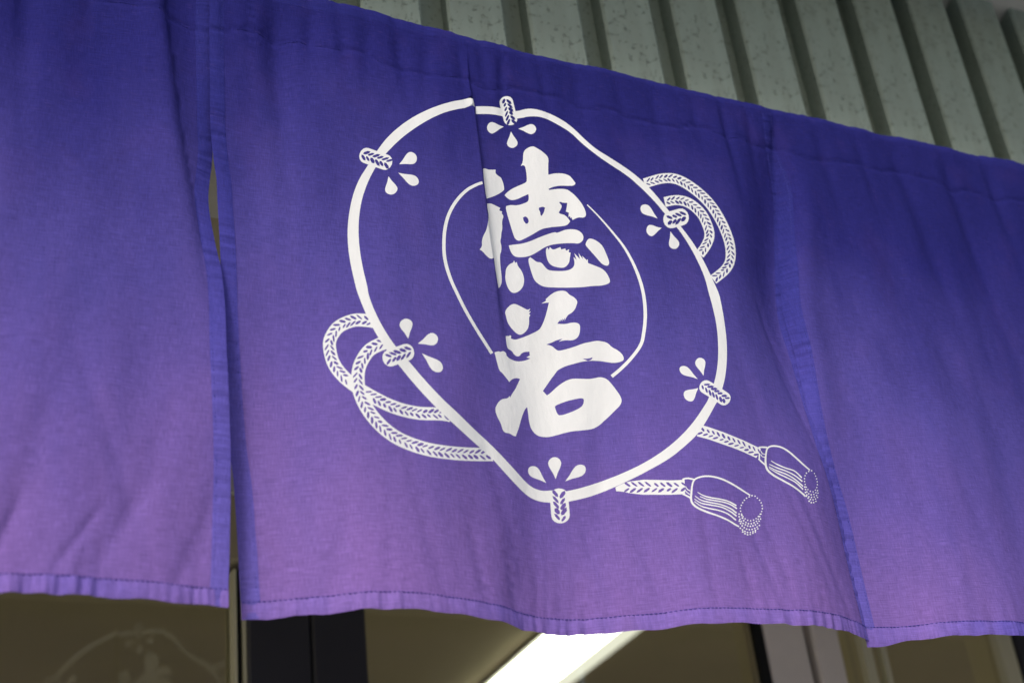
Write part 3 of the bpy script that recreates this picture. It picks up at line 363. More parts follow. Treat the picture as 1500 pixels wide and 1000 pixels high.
  [[-1971,1502,-1944,1509,-1922,1514,-1896,1521,-1867,1525,-1836,1528,-1809,1532,-1787,1538,-1769,1545,-1756,1554,-1744,1566,-1732,1583,-1723,1600,-1717,1619,-1714,1640,-1712,1662,-1715,1682,-1723,1701,-1733,1715,-1747,1726,-1762,1733,-1776,1737,-1791,1737,-1807,1732,-1821,1725,-1833,1714,-1847,1698,-1863,1676,-1880,1647,-1899,1612,-1918,1580,-1936,1553,-1952,1530]],
  []),
 ('printed_petal', None,
  [[-1999,1356,-1980,1334,-1965,1316,-1946,1294,-1927,1269,-1908,1241,-1890,1218,-1874,1201,-1859,1189,-1846,1182,-1831,1178,-1813,1177,-1796,1180,-1779,1187,-1763,1196,-1746,1209,-1733,1224,-1724,1243,-1719,1262,-1720,1281,-1723,1299,-1728,1314,-1737,1328,-1749,1340,-1763,1349,-1777,1353,-1797,1356,-1821,1357,-1851,1356,-1885,1353,-1917,1352,-1946,1353,-1971,1354]],
  []),
 ('printed_petal', None,
  [[-2139,1270,-2148,1239,-2155,1213,-2163,1181,-2174,1147,-2189,1110,-2199,1079,-2206,1054,-2209,1033,-2209,1018,-2205,1004,-2198,991,-2188,981,-2176,974,-2161,970,-2144,968,-2125,971,-2106,980,-2088,992,-2072,1008,-2059,1024,-2049,1041,-2041,1059,-2036,1077,-2035,1094,-2037,1108,-2044,1124,-2054,1143,-2068,1163,-2087,1185,-2103,1207,-2116,1229,-2126,1248]],
  []),
 ('printed_petal', None,
  [[-2096,-1195,-2087,-1167,-2080,-1144,-2071,-1116,-2059,-1085,-2043,-1051,-2032,-1023,-2025,-999,-2021,-980,-2020,-965,-2024,-952,-2031,-938,-2041,-928,-2053,-921,-2069,-917,-2087,-915,-2106,-917,-2126,-924,-2144,-935,-2160,-949,-2174,-963,-2185,-978,-2193,-995,-2198,-1012,-2200,-1027,-2198,-1040,-2191,-1056,-2182,-1074,-2167,-1094,-2148,-1115,-2132,-1136,-2120,-1157,-2109,-1174]],
  []),
 ('printed_petal', None,
  [[-1970,-1240,-1943,-1238,-1921,-1237,-1894,-1235,-1865,-1235,-1834,-1238,-1807,-1238,-1784,-1236,-1766,-1232,-1751,-1227,-1737,-1217,-1722,-1204,-1710,-1189,-1701,-1172,-1693,-1154,-1687,-1134,-1686,-1114,-1690,-1096,-1698,-1081,-1710,-1069,-1722,-1061,-1736,-1056,-1752,-1054,-1769,-1056,-1784,-1061,-1798,-1070,-1815,-1083,-1835,-1102,-1857,-1125,-1882,-1154,-1906,-1180,-1929,-1201,-1948,-1219]],
  []),
 ('printed_petal', None,
  [[-1926,-1366,-1911,-1393,-1898,-1416,-1883,-1443,-1869,-1473,-1856,-1507,-1843,-1536,-1830,-1558,-1818,-1575,-1807,-1586,-1792,-1596,-1775,-1603,-1758,-1606,-1741,-1605,-1723,-1601,-1704,-1594,-1689,-1583,-1676,-1568,-1668,-1551,-1664,-1532,-1664,-1513,-1666,-1496,-1672,-1480,-1682,-1464,-1693,-1451,-1707,-1442,-1726,-1433,-1750,-1424,-1779,-1416,-1814,-1407,-1846,-1398,-1874,-1386,-1898,-1377]],
  []),
 ('printed_petal', None,
  [[-206,-2749,-218,-2725,-228,-2705,-241,-2681,-252,-2654,-263,-2625,-274,-2601,-285,-2581,-296,-2567,-306,-2557,-320,-2549,-336,-2544,-353,-2542,-370,-2543,-388,-2547,-407,-2554,-424,-2565,-437,-2579,-447,-2595,-451,-2612,-453,-2627,-451,-2642,-446,-2656,-437,-2669,-426,-2679,-413,-2686,-394,-2693,-371,-2699,-342,-2706,-309,-2712,-279,-2720,-253,-2730,-231,-2738]],
  []),
 ('printed_petal', None,
  [[-75,-2695,-64,-2668,-55,-2646,-44,-2619,-30,-2591,-13,-2561,0,-2535,9,-2512,14,-2494,16,-2479,14,-2464,9,-2448,2,-2435,-9,-2424,-22,-2414,-37,-2406,-54,-2403,-73,-2404,-91,-2410,-108,-2420,-122,-2432,-134,-2444,-143,-2459,-150,-2476,-153,-2491,-152,-2506,-148,-2524,-140,-2545,-129,-2569,-114,-2597,-102,-2623,-92,-2649,-85,-2670]],
  []),
 ('printed_petal', None,
  [[44,-2724,73,-2714,97,-2705,126,-2695,157,-2686,192,-2678,221,-2670,246,-2661,265,-2652,279,-2643,293,-2631,306,-2616,315,-2600,321,-2584,325,-2567,326,-2550,322,-2534,313,-2521,301,-2512,285,-2506,269,-2504,253,-2504,236,-2507,218,-2514,202,-2523,189,-2534,174,-2549,157,-2570,139,-2595,119,-2626,100,-2654,80,-2679,64,-2699]],
  []),
 ('printed_petal', None,
  [[1967,1381,1954,1406,1943,1427,1929,1453,1917,1482,1906,1514,1894,1541,1883,1562,1872,1578,1861,1588,1848,1595,1831,1600,1814,1601,1797,1598,1779,1592,1761,1583,1745,1570,1732,1553,1723,1534,1718,1514,1717,1496,1718,1478,1722,1462,1730,1446,1740,1434,1753,1426,1770,1419,1793,1413,1821,1408,1856,1405,1887,1400,1915,1393,1939,1387]],
  []),
 ('printed_petal', None,
  [[2004,1222,1979,1224,1959,1225,1935,1227,1909,1232,1882,1240,1859,1245,1839,1246,1823,1245,1810,1242,1796,1234,1782,1221,1770,1207,1760,1190,1751,1171,1743,1149,1739,1127,1739,1106,1743,1087,1751,1072,1760,1060,1771,1051,1783,1046,1798,1045,1812,1048,1825,1055,1842,1067,1861,1084,1885,1107,1911,1136,1936,1162,1960,1183,1980,1201]],
  []),
 ('printed_petal', None,
  [[2142,1186,2134,1155,2127,1129,2118,1098,2107,1063,2092,1026,2081,994,2074,968,2071,948,2070,932,2074,918,2082,905,2093,896,2106,890,2122,887,2140,887,2160,891,2180,901,2199,915,2216,932,2230,949,2241,966,2249,984,2254,1003,2255,1019,2252,1033,2245,1049,2234,1066,2219,1085,2198,1106,2181,1127,2167,1148,2156,1165]],
  []),
 ('printed_petal', None,
  [[2030,-1261,2015,-1239,2004,-1220,1989,-1198,1976,-1173,1962,-1145,1950,-1122,1937,-1104,1926,-1091,1915,-1081,1902,-1075,1886,-1070,1870,-1069,1855,-1070,1839,-1074,1823,-1081,1810,-1091,1799,-1104,1793,-1119,1790,-1136,1791,-1151,1793,-1165,1799,-1179,1808,-1192,1819,-1203,1830,-1210,1847,-1217,1868,-1223,1895,-1229,1927,-1234,1955,-1240,1982,-1247,2003,-1254]],
  []),
 ('printed_petal', None,
  [[2131,-1200,2142,-1171,2151,-1147,2161,-1118,2175,-1087,2192,-1053,2204,-1024,2213,-1000,2218,-980,2219,-966,2217,-952,2211,-938,2202,-928,2191,-920,2178,-915,2162,-912,2144,-913,2125,-920,2108,-930,2092,-944,2079,-958,2068,-973,2059,-990,2053,-1007,2051,-1023,2052,-1036,2056,-1053,2064,-1071,2076,-1092,2091,-1115,2104,-1138,2114,-1160,2122,-1178]],
  []),
 ('printed_petal', None,
  [[2004,-1404,1978,-1412,1956,-1418,1931,-1426,1903,-1432,1872,-1436,1847,-1442,1826,-1448,1810,-1455,1799,-1463,1788,-1474,1779,-1488,1773,-1504,1770,-1520,1770,-1537,1772,-1556,1777,-1573,1787,-1588,1799,-1600,1813,-1609,1828,-1614,1842,-1616,1856,-1615,1871,-1611,1883,-1604,1894,-1594,1905,-1579,1918,-1559,1931,-1534,1945,-1503,1960,-1474,1975,-1450,1988,-1429]],
  []),
 ('printed_knot', None,
  [[-16,2823,-19,2784,-38,2744,-69,2708,-109,2683,-151,2672,-188,2677,-214,2697,-228,2729,-276,3008,-273,3048,-251,3095,-216,3136,-179,3159,-141,3163,-106,3156,-78,3136,-63,3106]],
  [[-182,3120,-207,3105,-232,3054,-223,3024,-192,3047,-173,3096],[-164,3106,-159,3071,-122,3034,-86,3039,-97,3078,-138,3109],[-173,3052,-193,3039,-212,2999,-206,2974,-182,2992,-167,3032],[-155,3037,-147,3006,-108,2971,-74,2974,-87,3009,-130,3039],[-164,2984,-184,2968,-205,2924,-201,2897,-176,2918,-159,2963],[-145,2970,-143,2935,-107,2902,-69,2914,-75,2954,-116,2980],[-154,2916,-177,2894,-204,2835,-204,2800,-176,2831,-152,2891],[-135,2904,-136,2876,-108,2851,-78,2862,-80,2896,-111,2915],[-144,2850,-170,2826,-198,2765,-196,2729,-166,2761,-140,2823],[-124,2839,-120,2807,-83,2775,-48,2783,-56,2821,-97,2847],[-134,2784,-161,2760,-190,2698,-187,2662,-155,2694,-129,2757],[-114,2773,-109,2740,-70,2706,-33,2713,-42,2754,-85,2782]]),
 ('printed_knot', None,
  [[-2112,1635,-2083,1617,-2065,1581,-2062,1534,-2074,1481,-2099,1432,-2133,1393,-2170,1370,-2207,1368,-2469,1425,-2498,1442,-2516,1476,-2520,1523,-2509,1574,-2486,1623,-2453,1663,-2415,1686,-2378,1690]],
  [[-2487,1558,-2491,1522,-2469,1475,-2438,1470,-2435,1515,-2462,1558],[-2462,1576,-2433,1571,-2378,1600,-2356,1639,-2393,1641,-2447,1607],[-2425,1546,-2428,1516,-2409,1476,-2384,1471,-2382,1508,-2405,1545],[-2400,1564,-2374,1562,-2324,1589,-2302,1622,-2336,1621,-2386,1590],[-2363,1534,-2372,1495,-2352,1449,-2317,1449,-2309,1496,-2335,1538],[-2338,1552,-2307,1549,-2247,1581,-2222,1620,-2262,1619,-2320,1583],[-2301,1521,-2306,1481,-2281,1426,-2247,1419,-2245,1469,-2274,1519],[-2277,1539,-2249,1538,-2196,1566,-2173,1599,-2208,1598,-2261,1566],[-2240,1508,-2246,1474,-2226,1431,-2197,1427,-2193,1469,-2216,1509],[-2215,1526,-2185,1526,-2125,1557,-2099,1592,-2138,1589,-2196,1554],[-2178,1494,-2184,1453,-2159,1398,-2125,1392,-2121,1442,-2150,1493],[-2153,1512,-2125,1511,-2069,1539,-2045,1573,-2081,1571,-2136,1539]]),
 ('printed_knot', None,
  [[-2159,-1279,-2120,-1268,-2082,-1274,-2051,-1297,-2032,-1333,-2028,-1377,-2038,-1421,-2062,-1459,-2096,-1486,-2331,-1607,-2368,-1616,-2403,-1607,-2431,-1582,-2449,-1544,-2452,-1500,-2443,-1456,-2420,-1420,-2389,-1396]],
  [[-2346,-1504,-2372,-1520,-2405,-1569,-2408,-1602,-2377,-1580,-2346,-1529],[-2332,-1478,-2348,-1459,-2393,-1446,-2421,-1458,-2400,-1481,-2354,-1490],[-2277,-1470,-2302,-1483,-2331,-1524,-2331,-1553,-2301,-1535,-2275,-1492],[-2264,-1444,-2283,-1425,-2334,-1412,-2366,-1424,-2341,-1447,-2288,-1456],[-2216,-1438,-2246,-1451,-2279,-1496,-2275,-1529,-2239,-1511,-2210,-1464],[-2202,-1412,-2222,-1389,-2279,-1377,-2315,-1393,-2288,-1420,-2230,-1428],[-2145,-1401,-2174,-1422,-2212,-1477,-2217,-1512,-2182,-1485,-2146,-1428],[-2130,-1375,-2147,-1351,-2198,-1341,-2232,-1360,-2209,-1387,-2157,-1392],[-2073,-1364,-2101,-1382,-2137,-1434,-2141,-1468,-2107,-1443,-2074,-1389],[-2059,-1337,-2078,-1316,-2131,-1306,-2166,-1323,-2140,-1346,-2085,-1352]]),
 ('printed_knot', None,
  [[60,-3160,50,-3199,23,-3234,-17,-3259,-63,-3271,-110,-3269,-150,-3251,-175,-3221,-183,-3184,-175,-2931,-165,-2891,-138,-2855,-98,-2829,-52,-2817,-7,-2821,31,-2840,56,-2871,65,-2909]],
  [[-64,-2930,-66,-2894,-101,-2844,-139,-2835,-134,-2879,-94,-2926],[-45,-2949,-10,-2937,31,-2887,29,-2846,-13,-2864,-49,-2918],[-66,-3010,-71,-2977,-107,-2927,-141,-2915,-132,-2955,-92,-3003],[-47,-3029,-18,-3016,17,-2972,19,-2938,-16,-2956,-48,-3003],[-68,-3080,-70,-3046,-106,-2997,-142,-2987,-135,-3029,-96,-3075],[-49,-3099,-13,-3088,25,-3041,22,-3002,-19,-3018,-54,-3069],[-69,-3151,-62,-3116,-89,-3075,-129,-3077,-134,-3119,-101,-3155],[-50,-3169,-12,-3157,31,-3105,28,-3062,-17,-3080,-55,-3136],[-72,-3230,-74,-3199,-107,-3154,-141,-3145,-134,-3183,-98,-3225],[-53,-3249,-27,-3238,5,-3199,6,-3169,-25,-3185,-54,-3226]]),
 ('printed_knot', None,
  [[2375,1624,2426,1636,2471,1624,2502,1590,2516,1540,2510,1481,2485,1422,2445,1374,2397,1342,2196,1254,2146,1243,2102,1255,2071,1288,2057,1337,2063,1395,2086,1452,2125,1501,2173,1533]],
  [[2203,1390,2166,1381,2123,1334,2124,1295,2169,1309,2207,1359],[2227,1423,2213,1450,2161,1467,2121,1449,2141,1417,2196,1406],[2287,1427,2253,1413,2208,1362,2202,1324,2243,1345,2286,1398],[2312,1460,2301,1485,2257,1499,2223,1481,2238,1453,2285,1445],[2371,1464,2327,1440,2262,1367,2249,1317,2304,1350,2365,1425],[2396,1498,2380,1524,2323,1541,2281,1525,2305,1495,2365,1483],[2457,1502,2416,1491,2368,1439,2368,1396,2417,1413,2461,1468],[2482,1536,2464,1564,2403,1582,2358,1565,2384,1534,2448,1521]]),
 ('printed_knot', None,
  [[2468,-1430,2489,-1452,2493,-1486,2479,-1528,2450,-1571,2411,-1607,2367,-1632,2325,-1641,2292,-1634,2039,-1470,2021,-1446,2017,-1411,2029,-1371,2054,-1331,2088,-1297,2128,-1275,2167,-1267,2198,-1276]],
  [[2070,-1354,2058,-1376,2060,-1412,2078,-1423,2091,-1395,2085,-1361],[2095,-1348,2119,-1357,2175,-1350,2207,-1328,2175,-1319,2118,-1330],[2114,-1385,2102,-1412,2106,-1459,2125,-1474,2138,-1440,2130,-1395],[2140,-1378,2164,-1392,2223,-1384,2258,-1356,2225,-1343,2165,-1355],[2159,-1415,2145,-1447,2149,-1501,2172,-1519,2186,-1479,2178,-1427],[2185,-1407,2209,-1422,2269,-1414,2305,-1385,2272,-1370,2210,-1384],[2204,-1444,2190,-1474,2193,-1525,2216,-1541,2231,-1503,2223,-1454],[2230,-1437,2251,-1449,2303,-1441,2334,-1416,2305,-1404,2252,-1416],[2250,-1473,2237,-1503,2241,-1554,2263,-1571,2277,-1533,2268,-1484],[2277,-1465,2296,-1478,2346,-1471,2375,-1445,2348,-1432,2298,-1444],[2305,-1505,2285,-1537,2289,-1586,2318,-1597,2339,-1558,2330,-1512],[2333,-1497,2354,-1511,2410,-1502,2442,-1473,2412,-1460,2356,-1474],[2353,-1532,2333,-1559,2335,-1597,2364,-1604,2386,-1570,2378,-1535],[2381,-1524,2402,-1533,2452,-1524,2480,-1501,2453,-1493,2402,-1506]]),
 ('printed_rope_loop', 'double rope loop hanging off the ring below the left knot',
  [[-2487,-922,-2527,-916,-2568,-910,-2612,-905,-2655,-902,-2700,-901,-2752,-907,-2802,-922,-2849,-942,-2894,-964,-2939,-992,-2984,-1026,-3025,-1068,-3059,-1114,-3088,-1162,-3113,-1214,-3135,-1273,-3146,-1338,-3147,-1398,-3145,-1451,-3140,-1503,-3133,-1555,-3122,-1607,-3107,-1659,-3088,-1708,-3066,-1752,-3043,-1794,-3017,-1833,-2990,-1870,-2960,-1905,-2930,-1936,-2900,-1965,-2870,-1992,-2840,-2019,-2807,-2046,-2773,-2072,-2737,-2094,-2702,-2115,-2668,-2135,-2633,-2155,-2597,-2174,-2561,-2192,-2523,-2209,-2484,-2226,-2444,-2240,-2402,-2252,-2359,-2262,-2316,-2270,-2271,-2275,-2225,-2280,-2179,-2283,-2133,-2285,-2087,-2287,-2039,-2288,-1993,-2286,-1947,-2283,-1901,-2279,-1856,-2273,-1811,-2267,-1769,-2262,-1727,-2259,-1685,-2258,-1639,-2258,-1582,-2077,-1632,-2077,-1684,-2079,-1736,-2083,-1787,-2089,-1835,-2095,-1880,-2100,-1923,-2104,-1965,-2107,-2005,-2108,-2044,-2108,-2084,-2105,-2125,-2103,-2166,-2099,-2207,-2096,-2248,-2091,-2288,-2085,-2328,-2077,-2365,-2067,-2402,-2055,-2437,-2041,-2473,-2025,-2508,-2008,-2542,-1990,-2577,-1971,-2611,-1952,-2644,-1932,-2676,-1912,-2705,-1891,-2735,-1867,-2765,-1841,-2795,-1815,-2824,-1790,-2851,-1764,-2876,-1737,-2898,-1708,-2919,-1677,-2939,-1644,-2955,-1611,-2969,-1577,-2980,-1542,-2987,-1504,-2993,-1464,-2996,-1422,-2998,-1381,-2997,-1345,-2992,-1316,-2981,-1286,-2964,-1253,-2944,-1220,-2923,-1191,-2900,-1167,-2873,-1147,-2842,-1129,-2807,-1111,-2773,-1097,-2742,-1087,-2711,-1084,-2675,-1085,-2638,-1087,-2601,-1091,-2563,-1097,-2523,-1103],[-2422,-1206,-2463,-1225,-2506,-1245,-2549,-1269,-2592,-1296,-2637,-1330,-2680,-1376,-2714,-1423,-2743,-1470,-2769,-1519,-2794,-1570,-2815,-1626,-2831,-1682,-2843,-1738,-2850,-1793,-2855,-1846,-2857,-1898,-2856,-1951,-2852,-2004,-2844,-2056,-2832,-2105,-2819,-2151,-2804,-2195,-2787,-2238,-2768,-2279,-2748,-2320,-2725,-2358,-2701,-2395,-2676,-2430,-2650,-2463,-2622,-2495,-2593,-2526,-2562,-2555,-2529,-2582,-2495,-2607,-2459,-2631,-2421,-2651,-2382,-2670,-2342,-2685,-2300,-2699,-2259,-2711,-2217,-2722,-2176,-2733,-2134,-2743,-2092,-2752,-2050,-2761,-2006,-2767,-1961,-2772,-1915,-2774,-1869,-2774,-1822,-2773,-1774,-2770,-1725,-2766,-1675,-2761,-1625,-2755,-1572,-2747,-1518,-2737,-1463,-2726,-1407,-2713,-1351,-2700,-1296,-2687,-1240,-2674,-1182,-2659,-1120,-2640,-1060,-2622,-1008,-2612,-993,-2436,-1043,-2444,-1093,-2454,-1149,-2469,-1209,-2488,-1266,-2503,-1321,-2517,-1376,-2530,-1429,-2542,-1482,-2553,-1533,-2563,-1584,-2572,-1634,-2579,-1683,-2585,-1731,-2589,-1777,-2592,-1822,-2594,-1865,-2594,-1907,-2592,-1947,-2589,-1987,-2583,-2025,-2576,-2064,-2567,-2101,-2557,-2139,-2547,-2176,-2536,-2214,-2525,-2250,-2513,-2286,-2501,-2320,-2486,-2353,-2470,-2384,-2452,-2414,-2431,-2442,-2408,-2469,-2384,-2495,-2358,-2520,-2330,-2544,-2301,-2566,-2270,-2587,-2239,-2606,-2207,-2623,-2173,-2639,-2138,-2654,-2101,-2667,-2064,-2678,-2026,-2687,-1989,-2693,-1951,-2696,-1912,-2696,-1871,-2694,-1829,-2691,-1787,-2685,-1746,-2677,-1706,-2666,-1669,-2652,-1633,-2634,-1596,-2613,-1559,-2591,-1524,-2570,-1494,-2549,-1471,-2522,-1451,-2489,-1430,-2455,-1411,-2417,-1393,-2376,-1373]],
